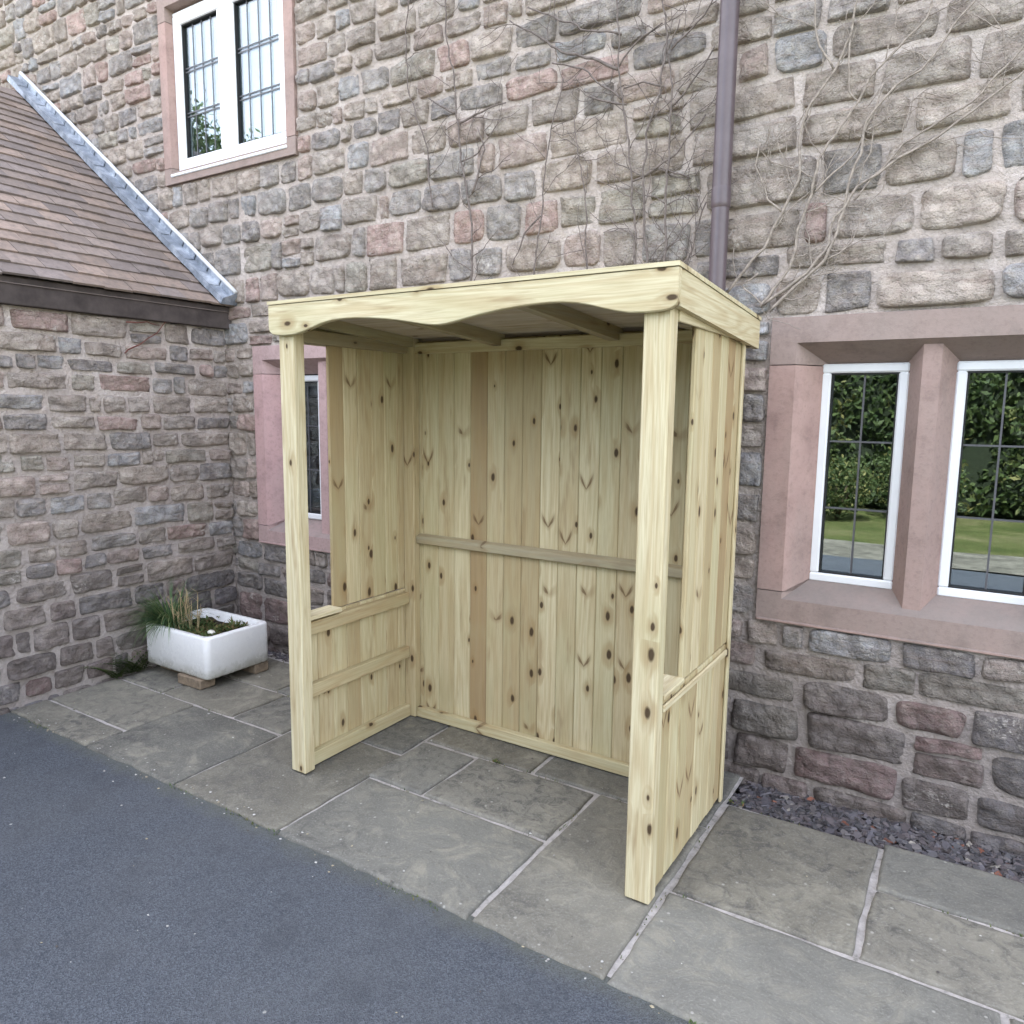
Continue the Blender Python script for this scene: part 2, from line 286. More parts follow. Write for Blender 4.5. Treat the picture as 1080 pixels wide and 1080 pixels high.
def glass_mat():
    m = bpy.data.materials.new('window_glass'); m.use_nodes = True; t = m.node_tree; nn = t.nodes; nn.remove(nn['Principled BSDF'])
    fr = nn.new('ShaderNodeFresnel'); fr.inputs['IOR'].default_value = 2.1
    mr_ = nn.new('ShaderNodeMath'); mr_.operation = 'MULTIPLY_ADD'; mr_.inputs[1].default_value = 0.22; mr_.inputs[2].default_value = 0.15; mr_.use_clamp = True
    t.links.new(fr.outputs[0], mr_.inputs[0])
    tc = nn.new('ShaderNodeTexCoord'); no = nn.new('ShaderNodeTexNoise'); no.inputs['Scale'].default_value = 3.0; no.inputs['Detail'].default_value = 1
    bu = nn.new('ShaderNodeBump'); bu.inputs['Strength'].default_value = 0.02; bu.inputs['Distance'].default_value = 0.02
    t.links.new(tc.outputs['Object'], no.inputs['Vector']); t.links.new(no.outputs['Fac'], bu.inputs['Height'])
    g = nn.new('ShaderNodeBsdfGlossy'); g.inputs['Roughness'].default_value = 0.005; g.inputs['Color'].default_value = (0.78, 0.88, 0.98, 1); t.links.new(bu.outputs[0], g.inputs['Normal'])
    tr = nn.new('ShaderNodeBsdfTransparent'); tr.inputs['Color'].default_value = (0.75, 0.8, 0.78, 1)
    mx = nn.new('ShaderNodeMixShader'); t.links.new(mr_.outputs[0], mx.inputs[0]); t.links.new(tr.outputs[0], mx.inputs[1]); t.links.new(g.outputs[0], mx.inputs[2])
    t.links.new(mx.outputs[0], nn['Material Output'].inputs['Surface']); return m
M_GLASS = glass_mat()

# ------------------------------------------------------------------ object helpers
def link(name, me, mat, parent=None, loc=None):
    o = bpy.data.objects.new(name, me); COL.objects.link(o)
    if mat is not None and not me.materials: me.materials.append(mat)
    if loc is not None: o.location = loc
    if parent is not None: o.parent = parent
    return o
def empty(name, loc, label, cat, group=None):
    o = bpy.data.objects.new(name, None); COL.objects.link(o); o.empty_display_size = 0.1; o.location = loc
    return tag(o, label, cat, group)
def tag(o, label, cat, group=None):
    o['label'] = label; o['category'] = cat
    if group: o['group'] = group
    return o
def structure(o, kind='structure'):
    o['kind'] = kind; return o
class MB:
    """collects faces in world space; build() moves them into the parent's space"""
    def __init__(s): s.v = []; s.f = []; s.a = []; s.g = []; s.sm = []; s.lc = []
    def add(s, vs, fs, val=0.5, gcs=None, smooth=False, lcs=None):
        o = len(s.v); s.v += [tuple(x) for x in vs]; s.f += [tuple(i + o for i in f) for f in fs]
        s.a += [val] * len(vs); s.g += gcs if gcs else [tuple(x) for x in vs]; s.sm += [smooth] * len(fs); s.lc += lcs if lcs else [(0.2, 0, 0)] * len(vs)
    def box(s, lo, hi, axis=2, val=None, bev=0.003, tf=None, zt=None):
        """bevelled box; axis is the grain direction. tf maps a vertex"""
        bm = bmesh.new(); bmesh.ops.create_cube(bm, size=1.0)
        for v in bm.verts:
            v.co = Vector([lo[i] + (v.co[i] + 0.5) * (hi[i] - lo[i]) for i in range(3)])
        b = min(bev, 0.35 * min(hi[i] - lo[i] for i in range(3)))
        if b > 0: bmesh.ops.bevel(bm, geom=list(bm.edges), offset=b, segments=1, affect='EDGES')
        off = Vector((random.uniform(-30, 30), random.uniform(-30, 30), random.uniform(-30, 30)))
        bm.verts.index_update(); vs = []; gs = []; ls = []; ot = [i for i in range(3) if i != axis]; wa = ot[0] if hi[ot[0]] - lo[ot[0]] > hi[ot[1]] - lo[ot[1]] else ot[1]; rb = random.uniform(0, 50)
        for v in bm.verts:
            p = v.co.copy(); l = list(tf(p)) if tf else list(p)
            L = l[axis]; rest = [l[i] for i in range(3) if i != axis]
            gs.append((rest[0] + off.x, rest[1] + off.y, L + off.z)); ls.append((p[wa] - (lo[wa] + hi[wa]) / 2, rb, L))
            vs.append(tuple(tf(p)) if tf else tuple(p))
        s.add(vs, [[v.index for v in f.verts] for f in bm.faces], random.random() if val is None else val, gs, False, ls)
        bm.free()
    def tube(s, pts, radii, n=6, val=0.5, caps=True):
        vs = []; fs = []; pts = [Vector(p) for p in pts]
        for i, p in enumerate(pts):
            t = (pts[min(i + 1, len(pts) - 1)] - pts[max(i - 1, 0)]).normalized()
            a = t.cross(Vector((0.13, 0.97, 0.21))); a = a.normalized() if a.length > 1e-4 else Vector((1, 0, 0)); b = t.cross(a)
            r = radii[i] if isinstance(radii, (list, tuple)) else radii
            for k in range(n):
                th = 2 * math.pi * k / n; vs.append(p + (a * math.cos(th) + b * math.sin(th)) * r)
        for i in range(len(pts) - 1):
            for k in range(n):
                fs.append((i * n + k, i * n + (k + 1) % n, (i + 1) * n + (k + 1) % n, (i + 1) * n + k))
        if caps: fs.append(tuple(range(n))[::-1]); fs.append(tuple((len(pts) - 1) * n + k for k in range(n)))
        s.add(vs, fs, val, smooth=True)
    def blade(s, p, d, L, wd, bend, val, seg=4):
        """a leaf blade from p, starting along d and bending down"""
        p = Vector(p); d = Vector(d).normalized(); side = d.cross(Vector((0, 0, 1)))
        if side.length < 0.05: side = Vector((1, 0, 0))
        side.normalize(); vs = []; fs = []
        for i in range(seg + 1):
            ww = wd * (1 - (i / seg) ** 1.6) + 0.0003
            vs += [p - side * ww, p + side * ww]
            p = p + d * (L / seg); d = (d + Vector((0, 0, -bend / seg))).normalized()
        for i in range(seg): fs.append((2 * i, 2 * i + 1, 2 * i + 3, 2 * i + 2))
        s.add(vs, fs, val)
    def build(s, name, mat, parent=None, cols=None):
        off = parent.location if parent is not None else Vector((0, 0, 0))
        if parent is not None and parent.parent is not None: off = off + parent.parent.location
        me = bpy.data.meshes.new(name); me.from_pydata([(x - off.x, y - off.y, z - off.z) for x, y, z in s.v], [], s.f); me.update()
        me.polygons.foreach_set('use_smooth', s.sm)
        a = me.attributes.new('bv', 'FLOAT', 'POINT'); a.data.foreach_set('value', s.a)
        g = me.attributes.new('gc', 'FLOAT_VECTOR', 'POINT'); g.data.foreach_set('vector', [c for q in s.g for c in q])
        g = me.attributes.new('lc', 'FLOAT_VECTOR', 'POINT'); g.data.foreach_set('vector', [c for q in s.lc for c in q])
        if cols:
            c = me.attributes.new('sc', 'FLOAT_COLOR', 'POINT'); c.data.foreach_set('color', [x for q in cols for x in q])
        bm = bmesh.new(); bm.from_mesh(me); bmesh.ops.recalc_face_normals(bm, faces=bm.faces); bm.to_mesh(me); bm.free()
        return link(name, me, mat, parent)

YW = 1.07          # face of the main wall
XW = -1.73         # face of the side wing

# ------------------------------------------------------------------ ground, drive, paving
def sheet(name, x0, x1, y0, y1, z, mat, n=1):
    me = bpy.data.meshes.new(name); me.from_pydata([(x0, y0, z), (x1, y0, z), (x1, y1, z), (x0, y1, z)], [], [(0, 1, 2, 3)])
    return structure(link(name, me, mat))
sheet('ground', -120, 120, -120, 120, -0.12, M_LAWN)
KERB = -0.352
def drive():
    bm = MB(); xs = [-14 + i * 0.04 for i in range(0, int(28 / 0.04) + 1)]
    vs = []; fs = []
    for x in xs:
        e = KERB + 0.024 + 0.004 * (noise.noise((x * 5, 1.3, 0)) + 0.6 * noise.noise((x * 19, 4.1, 0)))
        vs += [(x, e, -0.011), (x, e - 0.05, -0.012), (x, -4.4 + 0.3 * noise.noise((x * 0.5, 9, 0)), -0.02), (x, -4.5, -0.14)]
    for i in range(len(xs) - 1):
        for k in range(3): fs.append((4 * i + k, 4 * i + k + 1, 4 * i + k + 5, 4 * i + k + 4))
    bm.add([(x, y, z + 0.002) for x, y, z in vs], fs); return structure(bm.build('road', M_ASPH))
drive()
sheet('joint_bed', -8, 1.664, KERB + 0.020, YW + 0.05, -0.0115, M_JOINT)
sheet('joint_bed', 1.664, 8, KERB + 0.020, 0.79, -0.0115, M_JOINT)
FLAGS = [ # x0, x1, y0, y1 of every flagstone, read off the joints
    (-0.325, 0.315, KERB, 0.385), (-0.325, 0.285, 0.385, 0.97), (0.315, 1.195, KERB, 0.15), (0.285, 0.595, 0.15, 0.55), (0.595, 1.195, 0.15, 0.56),
    (0.285, 0.875, 0.56, 1.06), (0.875, 1.66, 0.565, 1.06), (1.195, 1.662, KERB, 0.565),
    (-0.99, -0.325, KERB, 0.225), (-0.70, -0.325, 0.225, 0.585), (-1.30, -0.70, 0.225, 0.585), (-1.72, -1.30, 0.225, 0.93),
    (-1.30, -0.80, 0.585, 0.95), (-0.80, -0.325, 0.585, 0.96), (-1.72, -0.99, -0.16, 0.225), (-1.72, -0.99, KERB, -0.16),
    (1.662, 2.232, 0.125, 0.785), (1.662, 2.60, KERB, 0.125), (2.232, 2.78, 0.125, 0.505), (2.232, 2.78, 0.505, 0.83), (2.60, 3.3, KERB, 0.125),
    (2.78, 3.5, 0.125, 0.81), (3.3, 4.1, KERB, 0.125), (3.5, 4.3, 0.125, 0.80), (4.1, 5.0, KERB, 0.125), (4.3, 5.2, 0.125, 0.82), (5.0, 8, KERB, 0.125), (5.2, 8, 0.125, 0.8)]
def paving():
    b = MB(); cols = []
    for (x0, x1, y0, y1) in FLAGS:
        g = 0.0105; sx = x1 - x0; sy = y1 - y0
        us = [0, 0.006 / sx, 0.016 / sx]; k = int(sx / 0.045); us = us + [q / k for q in range(1, k)] + [1 - q for q in us[::-1]]
        ws = [0, 0.006 / sy, 0.016 / sy]; k = int(sy / 0.045); ws = ws + [q / k for q in range(1, k)] + [1 - q for q in ws[::-1]]
        nx = len(us) - 1; ny = len(ws) - 1
        sd_ = random.uniform(0, 50); tone = random.uniform(0.80, 1.30); warm = random.uniform(-0.006, 0.022)
        c = (0.180 * tone + warm, 0.175 * tone + warm * 0.6, 0.150 * tone, 1)
        vs = []; fs = []; tz = random.uniform(-0.004, 0.004)
        front = abs(y0 - KERB) < 1e-6
        for j in range(ny + 1):
            for i in range(nx + 1):
                u = us[i]; v = ws[j]
                x = x0 + g + u * (sx - 2 * g); y = y0 + (0 if front else g) + v * (y1 - y0 - g - (0 if front else g))
                ed = min(u * sx, (1 - u) * sx, v * (y1 - y0), (1 - v) * (y1 - y0))
                wob = 0.0085 * max(0, 1 - ed / 0.03)
                if ed < 0.03:
                    ox = wob * (noise.noise((y * 6 + sd_, x0, 1)) + 0.5 * noise.noise((y * 26, sd_, 0))) if min(u, 1 - u) * sx < 0.03 else 0
                    oy = wob * (noise.noise((x * 6 + sd_, y0, 3)) + 0.5 * noise.noise((x * 26, sd_, 5))) if min(v, 1 - v) * sy < 0.03 else 0
                    x += ox; y += oy
                if front and j == 0: y += 0.008 * noise.noise((x * 12, 3, sd_))
                z = 0.0 + tz * (u - 0.5) + 0.0022 * noise.noise((x * 5, y * 5, sd_)) + 0.0012 * noise.noise((x * 16, y * 16, sd_))
                if ed < 0.001: z -= 0.007
                vs.append((x, y, z))
        for j in range(ny):
            for i in range(nx):
                a = j * (nx + 1) + i; fs.append((a, a + 1, a + nx + 2, a + nx + 1))
        # skirt
        ring = [i for i in range(nx + 1)] + [(j) * (nx + 1) + nx for j in range(1, ny + 1)] + [ny * (nx + 1) + i for i in range(nx - 1, -1, -1)] + [j * (nx + 1) for j in range(ny - 1, 0, -1)]
        base = len(vs); vs += [(vs[k][0], vs[k][1], -0.05) for k in ring]
        for q in range(len(ring)):
            q2 = (q + 1) % len(ring); fs.append((ring[q], base + q, base + q2, ring[q2]))
        b.add(vs, fs, 0.5, smooth=True); cols += [c] * len(vs)
    return structure(b.build('pavement', M_FLAG, cols=cols))
paving()

# ------------------------------------------------------------------ rubble stone facing
PAL = [((0.345, 0.285, 0.225), 5), ((0.30, 0.255, 0.21), 5), ((0.36, 0.275, 0.225), 3), ((0.26, 0.245, 0.225), 4), ((0.36, 0.23, 0.19), 1.6), ((0.23, 0.215, 0.205), 3), ((0.31, 0.285, 0.22), 2), ((0.27, 0.28, 0.285), 1.5)]
def stone_face(name, parent, u0, u1, v0, v1, holes, mapf, hrange, wrange, skip=None, force=(), seed=1):
    rnd = random.Random(seed); b = MB(); cols = []
    vsn = [v0]; fz = sorted([f for f in force if v0 < f < v1]) + [v1]
    for f in fz:
        while f - vsn[-1] > hrange[1] * 1.25:
            vsn.append(vsn[-1] + rnd.uniform(*hrange))
        gap = f - vsn[-1]
        if gap > hrange[1]: vsn.append(vsn[-1] + gap * rnd.uniform(0.42, 0.58))
        vsn.append(f)
    S = [-1, -0.93, -0.8, -0.55, -0.28, 0, 0.28, 0.55, 0.8, 0.93, 1]; n = len(S)
    tot = sum(p[1] for p in PAL)
    def one(a0, a1, c0, c1):
        if a1 - a0 < 0.035 or c1 - c0 < 0.03: return
        q = rnd.uniform(0, tot)
        for p, wgt in PAL:
            q -= wgt
            if q <= 0: break
        t = rnd.uniform(1.28, 1.7); q_ = (p[0] + p[1] + p[2]) / 3; col = tuple((c_ * 0.62 + q_ * 0.38 * m_) * t for c_, m_ in zip(p, (1.03, 0.995, 1.02))) + (1,)
        gp = rnd.uniform(0.0035, 0.0075); jx = min(0.016, 0.08 * (a1 - a0))
        J = lambda: rnd.uniform(-jx, jx)
        V_ = lambda: max(0, rnd.uniform(-0.010, 0.012)); cs = [Vector((a0 + gp + max(0, J()), c0 + gp + V_())), Vector((a1 - gp - max(0, J()), c0 + gp + V_())), Vector((a1 - gp - max(0, J()), c1 - gp - V_())), Vector((a0 + gp + max(0, J()), c1 - gp - V_()))]
        k = rnd.choice((0.05, 0.09, 0.13, 0.2, 0.26)); hh = rnd.uniform(0.010, 0.026); sd_ = rnd.uniform(0, 100); tl = rnd.uniform(-0.008, 0.008); tl2 = rnd.uniform(-0.006, 0.006)
        hw = (a1 - a0) / 2; hv = (c1 - c0) / 2; vs = []
        # limit rounding on long stones
        kx = k * min(1, hv / hw); kz = k * min(1, hw / hv)
        for t_ in S:
            for s_ in S:
                ss = s_ * (1 - kx * (t_ ** 8)); tt = t_ * (1 - kz * (s_ ** 8))
                e = max(abs(s_), abs(t_))
                P = cs[0] * (1 - ss) * (1 - tt) / 4 + cs[1] * (1 + ss) * (1 - tt) / 4 + cs[2] * (1 + ss) * (1 + tt) / 4 + cs[3] * (1 - ss) * (1 + tt) / 4
                wv = noise.noise_vector((P.x * 9, P.y * 9, sd_)) * 0.010
                P = P + Vector((wv.x, wv.y)) * (0.75 if e > 0.85 else 0.3)
                d = -0.012 if e >= 1 else (0.7 * hh if e > 0.9 else (0.95 * hh if e > 0.7 else hh))
                d += tl * s_ + tl2 * t_ + (0.013 * noise.noise((P.x * 13, P.y * 16, sd_)) + 0.016 * (0.35 - abs(noise.noise((P.x * 19 + P.y * 7, P.y * 26, sd_)))) + 0.008 * noise.noise((P.x * 45, P.y * 55, sd_)) if e < 1 else 0)
                vs.append(mapf(P.x, P.y, d))
        fs = [(j * n + i, j * n + i + 1, (j + 1) * n + i + 1, (j + 1) * n + i) for j in range(n - 1) for i in range(n - 1)]
        b.add(vs, fs, 0.5, smooth=True); cols.extend([col] * len(vs))
    def bend(u, v, lvl):
        if any(abs(v - f) < 1e-6 for f in force) or lvl in (0, len(vsn) - 1): return 0.0
        return 0.020 * noise.noise((u * 1.3, v * 3.7, seed)) + 0.008 * noise.noise((u * 6, v * 3, seed))
    for ci in range(len(vsn) - 1):
        c0, c1 = vsn[ci], vsn[ci + 1]; hgt = c1 - c0
        cuts = sorted({u0, u1} | {max(u0, min(u1, h[0])) for h in holes if h[2] < c1 - 0.01 and h[3] > c0 + 0.01} | {max(u0, min(u1, h[1])) for h in holes if h[2] < c1 - 0.01 and h[3] > c0 + 0.01})
        for ka in range(len(cuts) - 1):
            A, B = cuts[ka], cuts[ka + 1]
            if B - A < 0.04: continue
            mid = (A + B) / 2
            if any(h[0] < mid < h[1] and h[2] < c1 - 0.01 and h[3] > c0 + 0.01 for h in holes): continue
            u = A
            while u < B - 1e-6:
                wdt = rnd.uniform(*wrange(u, c0)) * (0.8 + 0.4 * hgt / hrange[1])
                if rnd.random() < 0.2: wdt *= 0.55
                e = u + wdt
                if B - e < 0.085: e = B
                um = (u + e) / 2
                if not (skip and skip(um, (c0 + c1) / 2)):
                    b0 = c0 + bend(um, c0, ci); b1 = c1 + bend(um, c1, ci + 1)
                    if hgt > 0.125 and rnd.random() < 0.13 and e - u < 0.26:
                        m = b0 + (b1 - b0) * rnd.uniform(0.4, 0.6); one(u, e, b0, m); one(u, e, m, b1)
                    else: one(u, e, b0 + rnd.uniform(-.004, .006), b1 + rnd.uniform(-.006, .004))
                u = e
    return b.build(name, M_STONE, parent, cols)

def rect_minus(u0, u1, v0, v1, holes):
    us = sorted({u0, u1} | {x for h in holes for x in h[:2] if u0 < x < u1}); out = []
    for a, c in zip(us, us[1:]):
        m = (a + c) / 2; vv = v0
        for h in sorted([h for h in holes if h[0] < m < h[1]], key=lambda h: h[2]):
            if h[2] > vv: out.append((a, c, vv, h[2]))
            vv = max(vv, h[3])
        if vv < v1: out.append((a, c, vv, v1))
    return out

# ------------------------------------------------------------------ the main house
house = empty('stone_house', (0, YW, 0), 'two storey sandstone rubble house with white leaded windows behind the timber shelter', 'house')
EAVE = 5.5
W_R = (1.675, 2.815, 0.705, 1.94); W_L = (-1.465, -0.33, 0.705, 1.94); W_U = (-2.27, -1.03, 3.0, 4.15)
holes = [W_R, W_L, W_U]
def prism_wall(name, rects, y0, y1, mat, parent):
    b = MB()
    for (a, c, z0, z1) in rects:
        vs = [(a, y0, z0), (c, y0, z0), (c, y0, z1), (a, y0, z1), (a, y1, z0), (c, y1, z0), (c, y1, z1), (a, y1, z1)]
        b.add(vs, [(0, 1, 2, 3), (5, 4, 7, 6), (0, 4, 5, 1), (3, 2, 6, 7), (0, 3, 7, 4), (1, 5, 6, 2)])
    return b.build(name, mat, parent)
wall = prism_wall('wall', rect_minus(-9, 7.5, -0.12, EAVE, holes), YW, YW + 0.4, M_MORTAR, house)
def wing_roof_z(x): return 2.215 + (XW + 0.06 - x) * 0.745
def skip_main(x, z):
    return x < XW - 0.12 and x > -6.4 and z < min(wing_roof_z(x), 2.215 + (x + 6.2) * 0.9) - 0.1
sf = stone_face('stone_facing', house, -7.0, 5.4, -0.10, EAVE, [(h[0] - 0.006, h[1] + 0.006, h[2] - 0.004, h[3] + 0.004) for h in holes], lambda u, v, d: (u, YW - d, v),
    (0.10, 0.178), lambda u, v: (0.12, 0.28) if u < 0.6 else (0.15, 0.40), skip_main, (0.701, 1.944, 2.996, 4.154), 11)
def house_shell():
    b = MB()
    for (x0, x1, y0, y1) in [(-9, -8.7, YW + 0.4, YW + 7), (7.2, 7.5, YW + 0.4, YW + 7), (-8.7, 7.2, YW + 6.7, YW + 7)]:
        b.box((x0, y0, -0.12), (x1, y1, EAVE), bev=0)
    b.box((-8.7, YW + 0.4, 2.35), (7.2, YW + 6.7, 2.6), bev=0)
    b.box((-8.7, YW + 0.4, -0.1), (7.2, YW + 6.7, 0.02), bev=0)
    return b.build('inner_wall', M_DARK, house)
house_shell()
def house_roof():
    b = MB(); r = YW + 3.5; zt = EAVE + 2.9
    for yy in (YW - 0.15, YW + 7.15):
        vs = [(-9.2, yy, EAVE - 0.02), (7.7, yy, EAVE - 0.02), (7.7, r, zt), (-9.2, r, zt)]
        b.add(vs + [(x, y, z + 0.1) for x, y, z in vs], [(0, 1, 2, 3), (4, 5, 6, 7), (0, 1, 5, 4), (1, 2, 6, 5), (3, 0, 4, 7)])
    for x in (-9.0, 7.2):
        b.add([(x, YW + 0.02, EAVE), (x, YW + 6.98, EAVE), (x, r, zt - 0.05), (x + .3, YW + 0.02, EAVE), (x + .3, YW + 6.98, EAVE), (x + .3, r, zt - 0.05)], [(0, 1, 2), (3, 4, 5), (0, 1, 4, 3), (1, 2, 5, 4), (2, 0, 3, 5)])
    return b.build('roof', M_SLATE, house)
house_roof()
# interior coloured dark to read unlit; pale sheet added behind the upper right pane
def surround(W, win, mat, flat, splay, depth, mull, foot=0.0):
    """dressed stone frame of flat face, splayed reveal and mullion; W = x0,x1,z0,z1"""
    x0, x1, z0, z1 = W; b = MB(); yf = YW - 0.022; yb = YW + depth
    ins = lambda k: (x0 + k, x1 - k, z0 + k, z1 - k)
    o = ins(0); i = ins(flat); r = (i[0] + splay, i[1] - splay, i[2] + splay * 0.85, i[3] - splay * 0.8)
    # four blocks: lintel, sill, jambs, each with joints
    def strip(pa, pb, pc, pd):  # outer0, outer1 on face -> inner face -> reveal back
        pass
    def quadblock(o0, o1, i0, i1, r0, r1, tone=0.0):
        f = lambda p, y: (p[0], y, p[1])
        vs = [f(o0, yf), f(o1, yf), f(i1, yf), f(i0, yf), f(r0, yb), f(r1, yb), f(o0, yb), f(o1, yb)]
        b.add(vs, [(0, 1, 2, 3), (3, 2, 5, 4), (0, 6, 7, 1), (4, 5, 7, 6), (0, 3, 4, 6), (1, 7, 5, 2)], tone)
    g = 0.0012
    jz0, jz1 = z0 + flat * 1.35, z1 - flat * 1.2
    # lintel and sill as horizontal stones, ends square
    def L(z): return z
    def sub(p, q, t): return (p[0] + (q[0] - p[0]) * t, p[1] + (q[1] - p[1]) * t)
    # sill, lintel (square ended stones carried over the jambs), then jambs; 1.5 mm joints between them
    e = 0.0018; hb = flat + 0.03; ht = flat + 0.085
    for (zo, zi, zr, sgn, hh, tone) in ((z0, i[2], r[2], 1, hb, 0.9), (z1, i[3], r[3], -1, ht, 1.0)):
        quadblock((o[0] + 0, zo), (o[1], zo), (i[0], zi), (i[1], zi), (r[0], zr), (r[1], zr), tone)
    for (xo, xi, xr) in ((o[0], i[0], r[0]), (o[1], i[1], r[1])):
        za, zb_ = z0 + hb, z1 - ht
        quadblock((xo, z0), (xo, za - e), (xi, i[2]), (xi, za - e), (xr, r[2]), (xr, za - e), 0.9)
        quadblock((xo, za + e), (xo, zb_ - e), (xi, za + e), (xi, zb_ - e), (xr, za + e), (xr, zb_ - e), 0.1)
        quadblock((xo, zb_ + e), (xo, z1), (xi, zb_ + e), (xi, i[3]), (xr, zb_ + e), (xr, r[3]), 1.0)
    if mull:
        m0, m1 = mull; c = (m0 + m1) / 2; ym = YW + 0.012; fr = (ym - yf) / (yb - yf)
        zb = i[2] + (r[2] - i[2]) * fr; zt = i[3] + (r[3] - i[3]) * fr
        vs = [(m0, yb, r[2] - .004), (c - 0.03, ym, zb - .004), (c + 0.03, ym, zb - .004), (m1, yb, r[2] - .004), (m0, yb, r[3] + .004), (c - 0.03, ym, zt + .004), (c + 0.03, ym, zt + .004), (m1, yb, r[3] + .004)]
        b.add(vs, [(0, 1, 5, 4), (1, 2, 6, 5), (2, 3, 7, 6), (0, 3, 2, 1), (4, 5, 6, 7)])
    # fine drip moulding line round the face
    for (a0, a1, c0, c1) in [(x0 + 0.003, x1 - 0.003, z0 - 0.0, z0 + 0.012)]:
        b.box((a0, yf - 0.006, c0), (a1, yf + 0.01, c1), bev=0.003)
    return b.build('stone_surround', mat, win), r
def framebox(b, x0, x1, z0, z1, t, y0, y1, bev=0.006):
    b.box((x0, y0, z0), (x1, y1, z0 + t), bev=bev); b.box((x0, y0, z1 - t), (x1, y1, z1), bev=bev)
    b.box((x0, y0 + .0005, z0 + t), (x0 + t, y1 - .0005, z1 - t), bev=bev); b.box((x1 - t, y0 + .0005, z0 + t), (x1, y1 - .0005, z1 - t), bev=bev)
def light(win, x0, x1, z0, z1, y, t, cols, rows, dbl=False, seal=True):
    b = MB(); framebox(b, x0, x1, z0, z1, t, y - 0.03, y + 0.03); b.build('casement_frame', M_UPVC, win)
    if seal:
        b = MB(); framebox(b, x0 + t - 0.001, x1 - t + 0.001, z0 + t - 0.001, z1 - t + 0.001, 0.007, y - 0.018, y + 0.01, 0); b.build('glass_seal', M_SEAL, win)
    b = MB(); b.box((x0 + t - 0.004, y, z0 + t - 0.004), (x1 - t + 0.004, y + 0.006, z1 - t + 0.004), bev=0); b.build('pane', M_GLASS, win)
    b = MB(); xi0, xi1, zi0, zi1 = x0 + t, x1 - t, z0 + t, z1 - t
    for i in range(1, cols):
        x = xi0 + (xi1 - xi0) * i / cols
        b.box((x - 0.0035, y - 0.004, zi0), (x + 0.0035, y - 0.001, zi1), bev=0)
    for i in range(1, rows):
        z = zi0 + (zi1 - zi0) * i / rows
        for dz in ((-0.011, 0.011) if dbl else (0,)):
            b.box((xi0, y - 0.0048, z + dz - 0.0035), (xi1, y - 0.0015, z + dz + 0.0035), bev=0)
    if dbl:
        pass
    b.build('lead_strips', M_LEADC, win)
def make_window(W, lights, mat, flat, splay, depth, mull, t, cols, rows, label, dbl=False):
    win_e = bpy.data.objects.new('window', None); COL.objects.link(win_e); win_e.parent = house; win_e.empty_display_size = 0.1
    win_e.location = ((W[0] + W[1]) / 2, 0, W[2])
    win_e['label'] = label
    s, r = surround(W, win_e, mat, flat, splay, depth, mull)
    for (a, c, z0, z1) in lights: light(win_e, a, c, z0, z1, YW + depth + 0.002 if depth > 0.08 else YW + depth, t, cols, rows, dbl)
    return win_e
for W, lab in ((W_R, 'two light window in grey pink stone right of the shelter'),):
    make_window(W, [(1.853, 2.168, 0.872, 1.762), (2.322, 2.637, 0.872, 1.762)], M_PINK, 0.10, 0.10, 0.125, (2.155, 2.335), 0.036, 2, 3, lab)
make_window(W_L, [(-1.287, -0.995, 0.872, 1.762), (-0.80, -0.508, 0.872, 1.762)], M_PINKP, 0.085, 0.105, 0.125, (-1.005, -0.79), 0.036, 2, 3, 'pink painted stone window seen through the side of the shelter')
# the upstairs window has a shallow frame: outer frame, two casements, mullion, sill
def upper_window():
    W = W_U
    win = make_window(W, [(-2.175, -1.672, 3.09, 4.04), (-1.662, -1.125, 3.09, 4.04)], M_PINK, 0.075, 0.012, 0.05, None, 0.072, 4, 3, 'upstairs two pane window with white frame', dbl=True)
    b = MB(); framebox(b, -2.19, -1.11, 3.065, 4.055, 0.022, YW + 0.026, YW + 0.085); b.box((-1.677, YW + 0.03, 3.087), (-1.657, YW + 0.08, 4.033)); b.build('outer_frame', M_UPVC, win)
    b = MB(); b.box((-2.20, YW - 0.030, 3.046), (-1.10, YW + 0.05, 3.064), bev=0.004); b.build('sill', M_UPVC, win)
    b = MB()
    for i in range(26):   # pleated sheet added to give the right hand pane its sky-pale look
        x = -1.64 + i * 0.02; y = YW + 0.25 + 0.012 * (i % 2)
        x2 = x + 0.02; y2 = YW + 0.25 + 0.012 * ((i + 1) % 2)
        b.add([(x, y, 3.05), (x2, y2, 3.05), (x2, y2, 4.1), (x, y, 4.1)], [(0, 1, 2, 3)])
    b.build('pale_backing', simple('sky_pale_sheet', (0.34, 0.38, 0.46, 1), 0.9, 0.1, 0.03), win)
upper_window()

# downpipe: part of the house
def downpipe():
    b = MB(); x, y = 1.464, YW - 0.085
    b.tube([(x, y, EAVE), (x, y, 4.0), (x, y, 3.0), (x, y, 2.44)], 0.0365, 24, caps=False); b.tube([(x, y, 2.45), (x, y, 2.44), (x, y, 2.39), (x, y, 2.375), (x, y, 2.370)], [0.0366, 0.0382, 0.0382, 0.0378, 0.034], 24, caps=False)
    b.tube([(x, y, 2.38), (x, y, 1.5), (x, y, 0.02)], 0.0345, 24, caps=False)
    p = b.build('downpipe', M_PIPE, house)
    for z in (4.3, 0.6):
        b = MB(); b.box((x - 0.075, y + 0.035, z - 0.02), (x + 0.075, YW - 0.005, z + 0.02)); b.tube([(x, y, z - 0.016), (x, y, z + 0.016)], 0.043, 20); b.build('bracket', M_PIPE, p)
downpipe()

